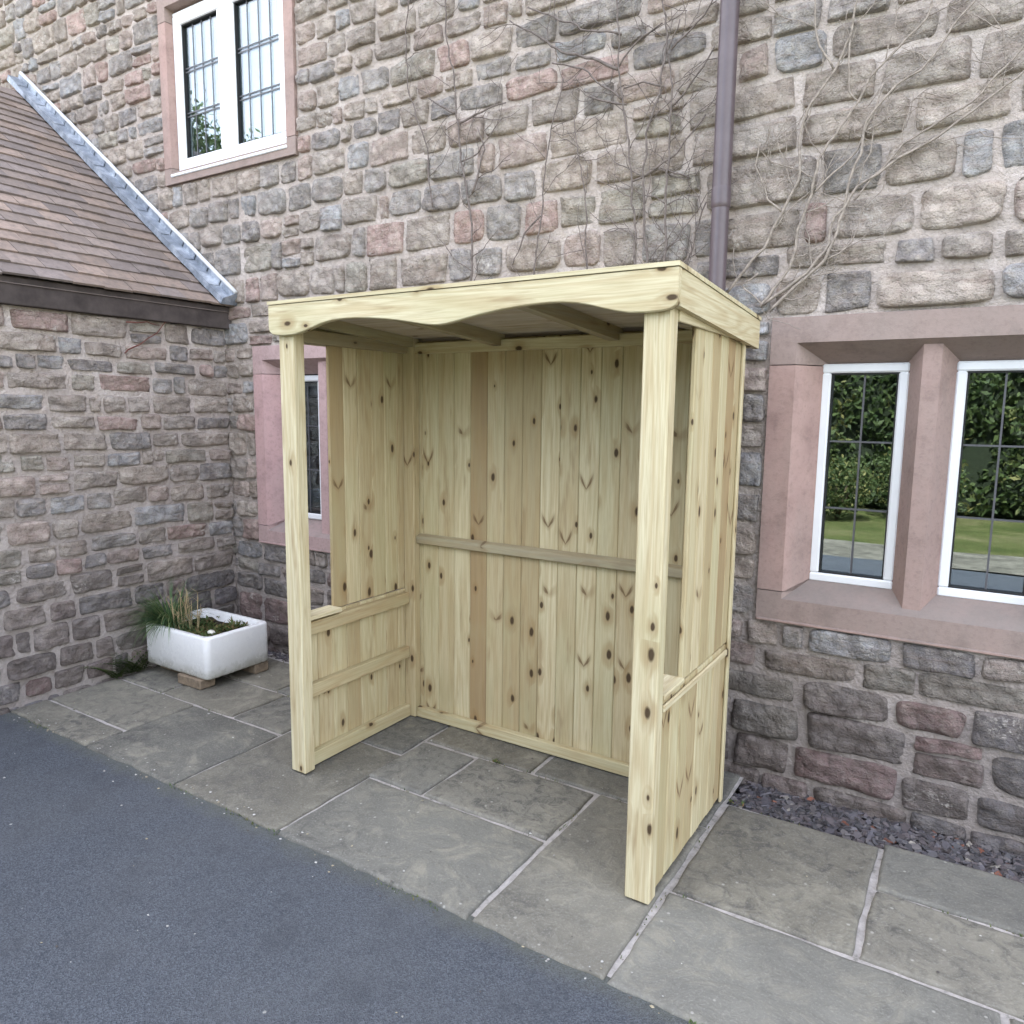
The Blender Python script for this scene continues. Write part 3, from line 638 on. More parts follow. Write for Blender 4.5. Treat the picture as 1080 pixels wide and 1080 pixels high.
# ------------------------------------------------------------------ the side wing
wing = empty('stone_outbuilding', (XW - 2.2, YW - 2, 0), 'low stone side wing with brown tiled roof behind the white sink planter', 'outbuilding')
WY0, WX0 = -3.0, -6.2
b = MB(); b.box((WX0, WY0, -0.12), (XW, YW - 0.001, 2.12), bev=0)
b.add([(WX0, WY0, 2.12), (XW, WY0, 2.12), ((WX0 + XW) / 2, WY0, 3.78), (WX0, WY0 + .3, 2.12), (XW, WY0 + .3, 2.12), ((WX0 + XW) / 2, WY0 + .3, 3.78)], [(0, 1, 2), (3, 5, 4), (0, 3, 4, 1), (1, 4, 5, 2), (2, 5, 3, 0)])
b.build('wall', M_MORTAR, wing)
stone_face('stone_facing', wing, WY0 + 0.01, YW - 0.012, -0.10, 2.06, [], lambda u, v, d: (XW + d, u, v), (0.085, 0.135), lambda u, v: (0.11, 0.29), None, (), 5)
def wing_roof():
    b = MB(); cols = []; rr = random.Random(3)
    sl_ = math.atan(0.745); cx, sx = math.cos(sl_), math.sin(sl_); gauge = 0.118; tw = 0.165
    P0 = Vector((XW + 0.075, 0, 2.185)); up = Vector((-cx, 0, sx)); nr = Vector((sx, 0, cx)); nrow = 24
    for r in range(nrow):
        y = YW - 0.005 - (tw / 2 if r % 2 else 0)
        if r % 2: y = YW - 0.005
        first = (r % 2 == 1)
        while y > WY0 - 0.05:
            wdt = tw * (0.5 if first else 1.0); first = False
            a = P0 + up * (r * gauge + rr.uniform(-0.003, 0.003)); lift = rr.uniform(0.018, 0.024); th = 0.012
            y0 = y - wdt + 0.0015; y1 = y - 0.0015
            q = []
            for (yy, uu, hh) in [(y0, 0, lift), (y1, 0, lift + rr.uniform(-.003, .003)), (y1, gauge + 0.05, 0.006), (y0, gauge + 0.05, 0.006)]:
                p = a + up * uu + nr * hh; q.append((p.x, yy, p.z))
            q2 = [(p[0] - nr.x * th, p[1], p[2] - nr.z * th) for p in q]
            b.add(q2 + q, [(0, 3, 2, 1), (4, 5, 6, 7), (0, 1, 5, 4), (1, 2, 6, 5), (2, 3, 7, 6), (3, 0, 4, 7)])
            t = rr.uniform(0.8, 1.2); c = rr.choice([(0.23, 0.185, 0.16), (0.20, 0.165, 0.15), (0.26, 0.20, 0.165)])
            cols += [(c[0] * t, c[1] * t, c[2] * t, 1)] * 8
            y -= wdt
    # under-deck and far slope
    rx = (WX0 + XW) / 2; rz = 2.15 + (XW + .075 - rx) * .745
    vs = [(XW + 0.06, WY0 - 0.05, 2.155), (XW + 0.06, YW - 0.002, 2.155), (rx, YW - 0.002, rz), (rx, WY0 - 0.05, rz), (WX0 - 0.06, YW - 0.002, 2.155), (WX0 - 0.06, WY0 - 0.05, 2.155)]
    b.add(vs, [(0, 1, 2, 3), (3, 2, 4, 5)]); cols += [(0.2, 0.16, 0.14, 1)] * 6
    rf = b.build('roof', M_TILE, wing, cols)
    # lead flashing up the junction with the house wall
    f = MB(); A = Vector((XW + 0.10, 0, 2.20))
    def pt(s, y, h): p = A + up * s + nr * h; return (p.x, y, p.z)
    L = 3.0; N = 20
    for i in range(N):
        s0, s1 = L * i / N - 0.002, L * (i + 1) / N + 0.01
        ya = YW - 0.115 + 0.006 * noise.noise((i * 1.7, 0, 0)); h = 0.036 + 0.004 * (i % 2)
        vs = [pt(s0, ya, 0.0), pt(s1, ya, 0.0), pt(s1, ya, h), pt(s0, ya, h), pt(s0, YW - 0.046, h + 0.006), pt(s1, YW - 0.046, h + 0.006), pt(s0, YW - 0.046, h + 0.045), pt(s1, YW - 0.046, h + 0.045), pt(s0, YW + 0.01, h + 0.045), pt(s1, YW + 0.01, h + 0.045)]
        f.add(vs, [(0, 1, 2, 3), (3, 2, 5, 4), (4, 5, 7, 6), (6, 7, 9, 8)])
    f.add([pt(-0.004, YW - 0.117, 0), pt(-0.004, YW + 0.01, 0), pt(-0.004, YW + 0.01, 0.08), pt(-0.004, YW - 0.046, 0.08), pt(-0.004, YW - 0.117, 0.04)], [(0, 1, 2, 3, 4)])
    f.build('flashing', M_LEAD, rf)
    f = MB(); f.tube([pt(s * 0.1 - 0.0, YW - 0.040 + 0.004 * noise.noise((s, 2, 2)), 0.087 + 0.005 * noise.noise((s * 1.3, 0, 5))) for s in range(0, 31)], 0.013, 8)
    f.build('mortar_fillet', simple('pale_fillet', (0.62, 0.63, 0.64, 1), 0.9, 0.1, 0.1, 30, 0.3), rf)
    e = MB(); e.box((XW - 0.0, WY0 - 0.03, 2.055), (XW + 0.052, YW - 0.004, 2.19), axis=1, bev=0.004); e.build('eaves_board', M_EAVE, wing)
wing_roof()

# ------------------------------------------------------------------ timber shelter
sh = empty('wooden_shelter', (0.823, 0.4, 0), 'open fronted pale timber smoking shelter with scalloped fascia standing on flagstones', 'shelter')
Wd = 1.6465; PW = 0.0846; PD = 0.057; ZB = 1.83
rz = lambda y, top=1.965: top - 0.0625 * max(y, -0.03)
def rzf(y): return rz(y)
for k, x0 in enumerate((0.0, Wd - PW)):
    b = MB(); b.box((x0, 0.0, 0.006), (x0 + PW, PD, 1.945), val=0.15 + 0.2 * k, bev=0.004); b.build('post', M_WOODF, sh)
for x0 in (0.0225, Wd - 0.0875):
    b = MB(); b.box((x0, 0.775 - .045, 0.006), (x0 + 0.065, 0.7748, 1.90), val=0.5, bev=0.003)
    b.build('corner_post', M_WOOD, sh)
def boards(b, axis, a0, a1, wid, c0, c1, z0, z1, tone=None, inset=0.0):
    """tongue and groove cladding along x (axis 0) or y (axis 1)"""
    n = max(1, round((a1 - a0) / wid)); st = (a1 - a0) / n
    for i in range(n):
        s = a0 + i * st; e = s + st - 0.0012; j = random.uniform(-0.0008, 0.0008); v = random.random() ** 1.15
        v = min(1.0, v * random.choice((0.55, 0.8, 1.0, 1.25)))
        zz0 = z0 + random.uniform(0, 0.002); h = (e - s)
        for (p, q, dep) in ((s, s + h * 0.5 - 0.002, 0), (s + h * 0.5 + 0.0, e, 0)):
            pass
        if axis == 0: b.box((s, c0 + j, zz0), (e, c1 + j, z1), 2, v, 0.0035)
        else: b.box((c0 + j, s, zz0), (c1 + j, e, z1), 2, v, 0.0035)
b = MB(); boards(b, 0, 0.012, Wd - 0.012, 0.0930, 0.7755, 0.791, 0.012, 1.885); b.build('back_panel', M_WOOD, sh)
# side panels: full height at the back, a sill-high panel in front of it, open window between post and boards
for side in (0, 1):
    xo = 0.006 if side == 0 else Wd - 0.022; xi = xo + 0.016
    b = MB(); boards(b, 1, 0.245, 0.774, 0.0925, xo, xi, 0.672, 1.84); b.build('side_panel', M_WOOD, sh)
    b = MB(); boards(b, 1, PD + 0.001, 0.774, 0.0925, xo, xi, 0.022, 0.668); b.build('lower_side_panel', M_WOOD, sh)
    ix0, ix1 = (xi + 0.0005, xi + 0.034) if side == 0 else (xo - 0.034, xo - 0.0005)
    for (z0, z1, v) in ((0.596, 0.655, 0.7), (0.318, 0.376, 0.55), (0.006, 0.068, 0.4)):
        b = MB(); b.box((ix0, PD + 0.002, z0), (ix1, 0.7285, z1), 1, v); b.build('rail', M_WOOD, sh)
    b = MB(); b.box((ix0, PD + 0.002, 1.828), (ix1, 0.7285, 1.882), 1, 0.8); b.build('top_rail', M_WOODR, sh)
    b = MB(); sx0, sx1 = (xo - 0.012, ix1 + 0.022) if side == 0 else (ix0 - 0.022, xi + 0.010)
    b.box((sx0, PD + 0.003, 0.669), (sx1, 0.2445, 0.687), 1, 0.1); b.build('sill', M_WOODF, sh)
    # outer trim: header strip, joint batten and rear batten
    ex0, ex1 = (xo - 0.010, xo - 0.0008) if side == 0 else (xi + 0.0008, xi + 0.011)
    b = MB(); b.box((ex0, PD + 0.002, 1.826), (ex1 + 0.0, 0.775, 1.905), 1, 0.5, 0.002); b.build('header_strip', M_WOODF, sh)
    b = MB(); b.box((ex0, 0.04, 0.628), (ex1, 0.735, 0.652), 1, 0.2, 0.004, tf=(lambda p: (p.x, p.y + (PD + .002 - .04) * (1 - (p.y - .04) / .695), p.z))); b.build('joint_batten', M_WOODF, sh)
    b = MB(); b.box((ex0, 0.746, 0.01), (ex1, 0.776, 1.825), 2, 0.6, 0.003); b.build('rear_batten', M_WOODF, sh)
# interior of the back
b = MB(); b.box((0.088, 0.742, 0.905), (Wd - 0.088, 0.7742, 0.953), 0, 0.6, 0.004, tf=lambda p: (p.x, p.y, p.z - (0.010 if p.z > 0.93 and p.y < 0.755 else 0))); b.build('mid_rail', M_WOODR, sh)
b = MB(); b.box((0.088, 0.742, 0.006), (Wd - 0.088, 0.7742, 0.058), 0, 0.3); b.build('bottom_rail', M_WOOD, sh)
b = MB(); b.box((0.088, 0.742, 1.826), (Wd - 0.088, 0.7742, 1.876), 0, 0.3); b.build('top_rail', M_WOOD, sh)
# scalloped fascia
PR = [(-0.0255, 1.872), (-0.020, 1.862), (-0.005, 1.853), (0.02, 1.849), (0.06, 1.847), (0.12, 1.849), (0.165, 1.857), (0.21, 1.868), (0.25, 1.879), (0.295, 1.888), (0.34, 1.8925), (0.39, 1.8945), (0.45, 1.893), (0.51, 1.8895), (0.58, 1.883), (0.64, 1.8755), (0.70, 1.866), (0.75, 1.857), (0.79, 1.8515), (0.823, 1.8495)]
PR = PR + [(Wd - x, z) for x, z in PR[:-1][::-1]]
def fascia():
    b = MB(); n = len(PR); ch = 0.003
    vs = []
    for x, z in PR: vs.append((x, -0.0255, z + ch))
    for x, z in PR: vs.append((x, -0.0225, z))
    for x, z in PR: vs.append((x, -0.002, z))
    for x, z in PR: vs.append((x, -0.0255, 1.9655))
    for x, z in PR: vs.append((x, -0.002, 1.9655))
    fs = []
    for i in range(n - 1):
        fs += [(i, i + 1, 3 * n + i + 1, 3 * n + i), (i, n + i, n + i + 1, i + 1), (n + i, 2 * n + i, 2 * n + i + 1, n + i + 1), (3 * n + i, 3 * n + i + 1, 4 * n + i + 1, 4 * n + i), (2 * n + i, 4 * n + i, 4 * n + i + 1, 2 * n + i + 1)]
    fs += [(0, 3 * n, 4 * n, 2 * n, n), (n - 1, 2 * n - 1, 3 * n - 1, 5 * n - 1, 4 * n - 1)]
    gs = [(v[1] + 5.0, v[2] + 3.3, v[0] + 7) for v in vs]
    b.add(vs, fs, 0.2, gs); return b.build('scalloped_fascia', M_WOODF, sh)
fascia()
for x0 in (-0.0255, Wd + 0.0035):
    b = MB(); b.box((x0, -0.0016, 0), (x0 + 0.022, 0.875, 1), 1, 0.5, 0.0, tf=lambda p: (p.x, p.y, rz(p.y) - 0.1035 * (1 - p.z)))
    # small bevel look comes from the lip above
    b.build('side_fascia', M_WOODF, sh)
b = MB(); b.box((-0.003, 0.853, 0), (Wd + 0.003, 0.8745, 1), 0, 0.6, 0.0, tf=lambda p: (p.x, p.y, rz(p.y) - 0.10 * (1 - p.z))); b.build('rear_fascia', M_WOODF, sh)
# roof deck of boards and a thin lip above the fascias
b = MB(); N = 9
for i in range(N):
    y0 = -0.0015 + 0.853 * i / N; y1 = -0.0015 + 0.853 * (i + 1) / N - 0.0012
    b.box((-0.003, y0, 0), (Wd + 0.003, y1, 1), 0, None, 0.0, tf=lambda p: (p.x, p.y, rz(p.y) - 0.018 + 0.017 * p.z - 0.001))
b.build('roof_boards', M_DECK, sh)
b = MB(); b.box((-0.029, -0.029, 0), (Wd + 0.029, 0.879, 1), 0, 0.1, 0.0, tf=lambda p: (p.x, p.y, rz(p.y, 1.9668) + 0.013 * p.z)); b.build('roof_edging', M_WOODF, sh)
for x in (0.56, 1.13):
    b = MB(); b.box((x - 0.022, 0.0, 0), (x + 0.022, 0.774, 1), 1, 0.5, 0.0, tf=lambda p: (p.x, p.y, rz(p.y) - 0.019 - 0.052 * (1 - p.z))); b.build('rafter', M_WOODR, sh)
for x0 in (0.045, Wd - 0.09):
    b = MB(); b.box((x0, 0.0575, 0), (x0 + 0.045, 0.728, 1), 1, 0.5, 0.0, tf=lambda p: (p.x, p.y, rz(p.y) - 0.019 - 0.042 * (1 - p.z))); b.build('rafter', M_WOODR, sh)

# ------------------------------------------------------------------ sink planter
sink = empty('sink_planter', (-1.38, 0.585, 0.055), 'white glazed butler sink used as planter in the corner by the stone wall', 'planter')
def rounded_loop(x0, x1, y0, y1, r, z, n=5):
    out = []
    for (cx, cy, a0) in ((x1 - r, y1 - r, 0), (x0 + r, y1 - r, 90), (x0 + r, y0 + r, 180), (x1 - r, y0 + r, 270)):
        for i in range(n + 1):
            a = rad(a0 + 90 * i / n); out.append((cx + r * math.cos(a), cy + r * math.sin(a), z))
    return out
def sink_mesh():
    X0, X1, Y0, Y1 = -1.675, -1.09, 0.368, 0.80
    loops = [rounded_loop(X0 + .008, X1 - .008, Y0 + .008, Y1 - .008, .03, .060), rounded_loop(X0, X1, Y0, Y1, .035, .070), rounded_loop(X0, X1, Y0, Y1, .035, .288), rounded_loop(X0 + .003, X1 - .003, Y0 + .003, Y1 - .003, .033, .296), rounded_loop(X0 + .009, X1 - .009, Y0 + .009, Y1 - .009, .03, .300),
             rounded_loop(X0 + .030, X1 - .030, Y0 + .030, Y1 - .030, .035, .300), rounded_loop(X0 + .037, X1 - .037, Y0 + .037, Y1 - .037, .035, .294), rounded_loop(X0 + .042, X1 - .042, Y0 + .042, Y1 - .042, .04, .12)]
    n = len(loops[0]); b = MB(); vs = [p for l in loops for p in l]; fs = []
    for j in range(len(loops) - 1):
        for i in range(n): fs.append((j * n + i, j * n + (i + 1) % n, (j + 1) * n + (i + 1) % n, (j + 1) * n + i))
    fs.append(tuple(range(n))[::-1]); fs.append(tuple((len(loops) - 1) * n + i for i in range(n)))
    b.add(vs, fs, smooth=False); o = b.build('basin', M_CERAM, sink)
    for p in o.data.polygons: p.use_smooth = len(p.vertices) == 4
    return o
sink_mesh()
def soil():
    b = MB(); n = 16; vs = []
    for j in range(n + 1):
        for i in range(n + 1):
            x = -1.631 + 0.497 * i / n; y = 0.412 + 0.344 * j / n
            vs.append((x, y, 0.252 + 0.016 * noise.noise((x * 14, y * 14, 0)) + 0.008 * noise.noise((x * 40, y * 40, 3))))
    b.add(vs, [(j * (n + 1) + i, j * (n + 1) + i + 1, (j + 1) * (n + 1) + i + 1, (j + 1) * (n + 1) + i) for j in range(n) for i in range(n)], smooth=True)
    b.build('soil', M_SOIL, sink)
soil()
for (x, y, r_, lab) in ((-1.245, 0.405, 0.0, 'worn brick under the front corner of the white sink'), (-1.20, 0.74, 0.1, 'worn brick under the sink end nearest the shelter'), (-1.56, 0.50, 0, 'worn brick under the far end of the sink by the wing wall')):
    b = MB(); b.box((x - 0.105, y - 0.05, 0.001), (x + 0.105, y + 0.05, 0.0585), 0, 0.5, 0.006, tf=lambda p: (p.x + 0.002 * noise.noise(p * 30), p.y, p.z)); o = b.build('brick', M_BRICK)
    tag(o, lab, 'brick', 'bricks under the sink')
def tuft():
    b = MB(); r = random.Random(4)
    for i in range(650):
        a = r.uniform(0, 2 * math.pi); t = r.uniform(0.15, 1.0)
        if r.random() < 0.35: a = r.uniform(3.2, 4.9)      # many blades fall over the front left rim
        p = (-1.555 + 0.04 * math.cos(a) * r.random(), 0.47 + 0.04 * math.sin(a) * r.random(), 0.25)
        b.blade(p, (math.cos(a) * t, math.sin(a) * t, 1.15), r.uniform(0.16, 0.34), r.uniform(0.0016, 0.0032), r.uniform(0.6, 3.2), r.random(), 6)
    o = b.build('grass_tuft', M_GRASS); tag(o, 'green grassy tuft spilling over the left corner of the white sink', 'plant')
tuft()
def dry_stems():
    b = MB(); r = random.Random(9)
    for i in range(22):
        a = r.uniform(0, 6.28); x, y = -1.44 + r.uniform(-0.06, 0.07), 0.50 + r.uniform(-0.05, 0.08); z = 0.25; pts = [(x, y, z)]; h = r.uniform(0.10, 0.27); lean = r.uniform(0.0, 0.09)
        for k in range(5):
            x += lean * math.cos(a) / 4 + r.uniform(-.004, .004); y += lean * math.sin(a) / 4 + r.uniform(-.004, .004); z += h / 5; pts.append((x, y, z))
        b.tube(pts, [0.0022] * 5 + [0.0012], 5)
        for k in range(r.randint(1, 4)):
            q = pts[r.randint(2, 5)]; aa = r.uniform(0, 6.28); L = r.uniform(0.015, 0.05)
            b.tube([q, (q[0] + L * math.cos(aa), q[1] + L * math.sin(aa), q[2] + L * 0.8)], [0.0013, 0.0008], 4)
    o = b.build('dry_plant', M_STRAW); tag(o, 'dead straw coloured flower stems standing in the white sink', 'dry plant')
dry_stems()
def low_plants():
    b = MB(); r = random.Random(12)
    for i in range(1300):
        x, y = r.uniform(-1.52, -1.15), r.uniform(0.425, 0.745)
        if noise.noise((x * 9, y * 9, 1)) < -0.12: continue
        a = r.uniform(0, 6.28); L = r.uniform(0.016, 0.042)
        b.blade((x, y, 0.254 + r.uniform(0, 0.022)), (math.cos(a), math.sin(a), r.uniform(0.2, 1.2)), L, r.uniform(0.003, 0.007), 0.8, r.random(), 2)
    for i in range(12):
        x, y = r.uniform(-1.5, -1.3), r.uniform(0.43, 0.6); a = r.uniform(-0.6, 0.6)
        b.tube([(x, y, 0.262), (x + 0.06 * math.cos(a), y + 0.06 * math.sin(a), 0.275), (x + 0.13 * math.cos(a), y + 0.13 * math.sin(a), 0.265)], 0.002, 5, 1.0)
    o = b.build('creeping_plants', M_SEDUM); o['label'] = 'low green creeping leaves inside the white sink'; o['category'] = 'ground cover'; structure(o, 'stuff')
low_plants()
b = MB(); bm = bmesh.new(); bmesh.ops.create_icosphere(bm, subdivisions=2, radius=1)
vs = [(-1.245 + v.co.x * 0.028 * (1 + .2 * noise.noise(v.co * 2)), 0.515 + v.co.y * 0.02, 0.277 + v.co.z * 0.014 * (1 + .3 * noise.noise(v.co * 3))) for v in bm.verts]
b.add(vs, [[v.index for v in f.verts] for f in bm.faces], smooth=True); bm.free()
tag(b.build('white_pebble', simple('white_quartz', (0.75, 0.74, 0.66, 1), 0.6)), 'small white pebble among the leaves in the sink', 'pebble')
def fern():
    b = MB(); r = random.Random(21)
    for i in range(26):
        a = r.uniform(-1.9, 1.3); p = Vector((-1.70, 0.30 + r.uniform(-0.12, 0.10), 0.01)); d = Vector((math.cos(a) * 0.35, math.sin(a) * 0.8, 1.0)).normalized(); L = r.uniform(0.12, 0.26); v = r.random()
        for k in range(12):
            q = p + d * (L * k / 12); d = (d + Vector((0, 0, -0.045))).normalized()
            sd_ = d.cross(Vector((0, 0, 1))).normalized()
            for s_ in (-1, 1): b.blade(q, sd_ * s_ + d * 0.4, 0.045 * (1 - k / 13), 0.005, 0.5, v, 2)
    o = b.build('fern', M_FERN); tag(o, 'dark leafy fern growing at the foot of the wing wall', 'fern')
fern()

# ------------------------------------------------------------------ slate chippings
def chips():
    b = MB(); cols = []; r = random.Random(31)
    def lay(x0, x1, y0, y1, z, n, smin=0.012, smax=0.042):
        for i in range(n):
            x, y = r.uniform(x0, x1), r.uniform(y0, y1); s = r.uniform(smin, smax); L = s * r.uniform(1.0, 1.9); t = r.uniform(0.003, 0.008)
            m = Matrix.Rotation(r.uniform(0, 6.28), 3, 'Z') @ Matrix.Rotation(r.uniform(-0.6, 0.6), 3, 'X') @ Matrix.Rotation(r.uniform(-0.5, 0.5), 3, 'Y')
            k = r.randint(4, 6); pl = [(math.cos(6.283 * q / k + r.uniform(-.3, .3)) * L / 2 * r.uniform(.75, 1), math.sin(6.283 * q / k) * s / 2 * r.uniform(.7, 1)) for q in range(k)]
            zc = z + r.uniform(0.0, 0.022); vs = []
            for zz in (-t / 2, t / 2):
                for (px, py) in pl:
                    v = m @ Vector((px, py, zz)); vs.append((x + v.x, y + v.y, zc + v.z))
            fs = [tuple(range(k))[::-1], tuple(range(k, 2 * k))] + [(q, (q + 1) % k, k + (q + 1) % k, k + q) for q in range(k)]
            b.add(vs, fs); t_ = r.uniform(0.7, 1.5); c = r.choice([(0.085, 0.080, 0.090), (0.070, 0.068, 0.072), (0.115, 0.105, 0.105), (0.095, 0.082, 0.085)])
            if r.random() < 0.04: c = (0.24, 0.22, 0.19)
            if r.random() < 0.02: c = (0.2, 0.08, 0.05)
            cols.extend([(c[0] * t_, c[1] * t_, c[2] * t_, 1)] * (2 * k))
    lay(1.69, 4.0, 0.83, YW - 0.01, -0.048, 5200)
    lay(1.67, 2.3, 0.80, YW - 0.01, -0.04, 500)
    lay(-1.70, 0.2, 0.975, YW - 0.01, -0.028, 1500, 0.012, 0.034)
    o = b.build('slate_chippings', M_CHIP, None, cols); o['label'] = 'dark slate chippings along the foot of the house wall'; o['category'] = 'slate chippings'; structure(o, 'stuff')
chips()
sheet('bed', 1.665, 8, 0.79, YW + 0.02, -0.055, M_SOIL)

# scraps of leaf and grit lying on paving
def litter():
    b = MB(); r = random.Random(77); cols = []
    for i in range(260):
        x, y = r.uniform(-1.6, 3.0), r.uniform(-1.3, 0.75); s = r.uniform(0.0025, 0.008); z = 0.0045 if y > KERB else -0.008
        if r.random() < 0.5: y = KERB + r.gauss(0, 0.03)
        z = 0.0045 if y > KERB else -0.009
        a = r.uniform(0, 6.28); k = 5
        pl = [(x + s * math.cos(a + 6.283 * q / k) * r.uniform(.5, 1.2), y + s * math.sin(a + 6.283 * q / k) * r.uniform(.4, 1)) for q in range(k)]
        b.add([(p[0], p[1], z) for p in pl] + [(x, y, z + s * 0.5)], [(q, (q + 1) % k, k) for q in range(k)] + [tuple(range(k))[::-1]])
        c = r.choice([(0.42, 0.41, 0.38), (0.33, 0.29, 0.2), (0.09, 0.08, 0.07), (0.5, 0.49, 0.46)]); cols += [(c[0], c[1], c[2], 1)] * (k + 1)
    o = b.build('grit', M_CHIP, None, cols); o['label'] = 'loose grit and leaf scraps scattered over flagstones and drive'; o['category'] = 'grit'; structure(o, 'stuff')
litter()
def moss():
    b = MB(); r = random.Random(88)
    for i in range(2600):
        k = r.random()
        if k < 0.45: x = r.uniform(-1.7, 3.4); y = KERB + r.gauss(-0.004, 0.010)
        else:
            f = r.choice(FLAGS[:19]); t = r.random()
            if r.random() < 0.5: x = f[0] + t * (f[1] - f[0]); y = f[3] + r.gauss(0, 0.004)
            else: y = f[2] + t * (f[3] - f[2]); x = f[1] + r.gauss(0, 0.004)
            if y > 1.0: continue
        if noise.noise((x * 4, y * 4, 3.3)) < 0.14: continue
        a = r.uniform(0, 6.28); b.blade((x, y, -0.008), (math.cos(a) * .6, math.sin(a) * .6, 1.0), r.uniform(0.004, 0.012), r.uniform(0.0012, 0.0026), 0.8, r.random() * 0.8, 2)
    o = b.build('moss', M_SEDUM); o['label'] = 'thin green moss in the paving joints and along the drive edge'; o['category'] = 'moss'; structure(o, 'stuff')
moss()
def weed(x, y, n, R_, lab, seed):
    b = MB(); r = random.Random(seed)
    for i in range(n):
        a = r.uniform(0, 6.28); b.blade((x + r.uniform(-R_, R_), y + r.uniform(-R_ * .5, R_ * .5), 0.0), (math.cos(a), math.sin(a), r.uniform(0.3, 1.3)), r.uniform(0.008, 0.02), r.uniform(0.002, 0.004), 0.8, r.random(), 2)
    o = b.build('weed', M_SEDUM); tag(o, lab, 'weed')
weed(0.70, 0.56, 26, 0.022, 'tiny green weed in the paving joint under the shelter', 3)
weed(1.70, 0.80, 30, 0.03, 'tiny green weed beside the rear corner of the shelter', 4)

# ------------------------------------------------------------------ bare climbing stems on the wall
def vine(name, label, stems, base_r, mat, seed, twigs=1.0, group=None, wall='main'):
    r = random.Random(seed); b = MB()
    def P(u, z, off):
        return (u, YW - 0.030 - off, z) if wall == 'main' else (XW + 0.035 + off, u, z)
    def wander(pts, r0, r1, depth):
        out = []; 
        for i in range(len(pts) - 1):
            (x0, z0), (x1, z1) = pts[i], pts[i + 1]; L = math.hypot(x1 - x0, z1 - z0); n = max(2, int(L / 0.03))
            for k in range(n):
                t = k / n; x = x0 + (x1 - x0) * t; z = z0 + (z1 - z0) * t
                out.append((x, z))
        out.append(pts[-1]); N = len(out); sd_ = r.uniform(0, 99); line = []; rr = []
        for i, (x, z) in enumerate(out):
            jx = 0.012 * noise.noise((x * 14, z * 14, sd_)) + 0.006 * noise.noise((x * 40, z * 40, sd_))
            jz = 0.010 * noise.noise((x * 14, z * 14, sd_ + 7))
            off = 0.006 + 0.006 * noise.noise((x * 8, z * 8, sd_)) + r0
            line.append((x + jx, z + jz, off)); rr.append(r0 + (r1 - r0) * i / max(1, N - 1))
        b.tube([P(x, z, o) for x, z, o in line], rr, 6 if r0 > 0.002 else 4, 0.5)
        if depth <= 0: return
        i = r.randint(2, 6)
        while i < N - 1:
            if r.random() < 0.5 * twigs:
                x, z, o = line[i]; dx = line[min(i + 1, N - 1)][0] - line[i - 1][0]; dz = line[min(i + 1, N - 1)][1] - line[i - 1][1]
                a = math.atan2(dz, dx) + r.choice((-1, 1)) * r.uniform(0.5, 1.25); L = r.uniform(0.08, 0.34) * (1.0 if depth > 1 else 0.55); pts2 = [(x, z)]
                q = 3 if L < 0.12 else 5
                for k in range(q):
                    a += r.uniform(-0.38, 0.38) + 0.10 * (math.pi / 2 - a) ; x += math.cos(a) * L / q; z += math.sin(a) * L / q; pts2.append((x, z))
                rs = max(0.0017, rr[i] * 0.5); wander(pts2, rs, 0.0012, depth - 1)
            i += r.randint(2, 6)
    for k, s in enumerate(stems): wander(s, base_r * (1.0 if k < 4 else 0.62), base_r * 0.45, 2)
    o = b.build(name, mat); tag(o, label, 'vine', group); return o
VR = [[(1.49, 2.05), (1.63, 2.21), (1.7, 2.33), (1.75, 2.48), (1.74, 2.59), (1.77, 2.71), (1.85, 2.82), (1.9, 2.93), (1.92, 3.05), (1.93, 3.14), (1.97, 3.5)], [(1.63, 1.98), (1.74, 2.13), (1.76, 2.27), (1.8, 2.39), (1.81, 2.51), (1.87, 2.59), (1.94, 2.69), (1.98, 2.77), (2.05, 2.84), (2.14, 2.92), (2.17, 3.05), (2.3, 3.3)], [(1.64, 1.99), (1.8, 2.1), (1.87, 2.2), (1.89, 2.3), (1.96, 2.39), (2.08, 2.47), (2.18, 2.51), (2.4, 2.66), (2.62, 2.78)], [(1.67, 1.96), (1.76, 2.06), (1.86, 2.14), (1.9, 2.25), (1.92, 2.35), (1.93, 2.43), (1.96, 2.51), (1.97, 2.62), (2.06, 2.72), (2.14, 2.76), (2.24, 2.9), (2.45, 3.1)], [(1.7, 2.33), (1.64, 2.39), (1.58, 2.52), (1.59, 2.57), (1.6, 2.61)], [(1.9, 2.93), (1.9, 2.83), (1.91, 2.73), (1.94, 2.69)], [(1.62, 2.12), (1.55, 2.08), (1.64, 1.99)], [(1.95, 2.35), (2.1, 2.52), (2.3, 2.62), (2.6, 2.95)], [(1.85, 2.82), (1.78, 2.95), (1.75, 3.15)], [(1.8, 2.39), (1.95, 2.52), (2.02, 2.74)]]
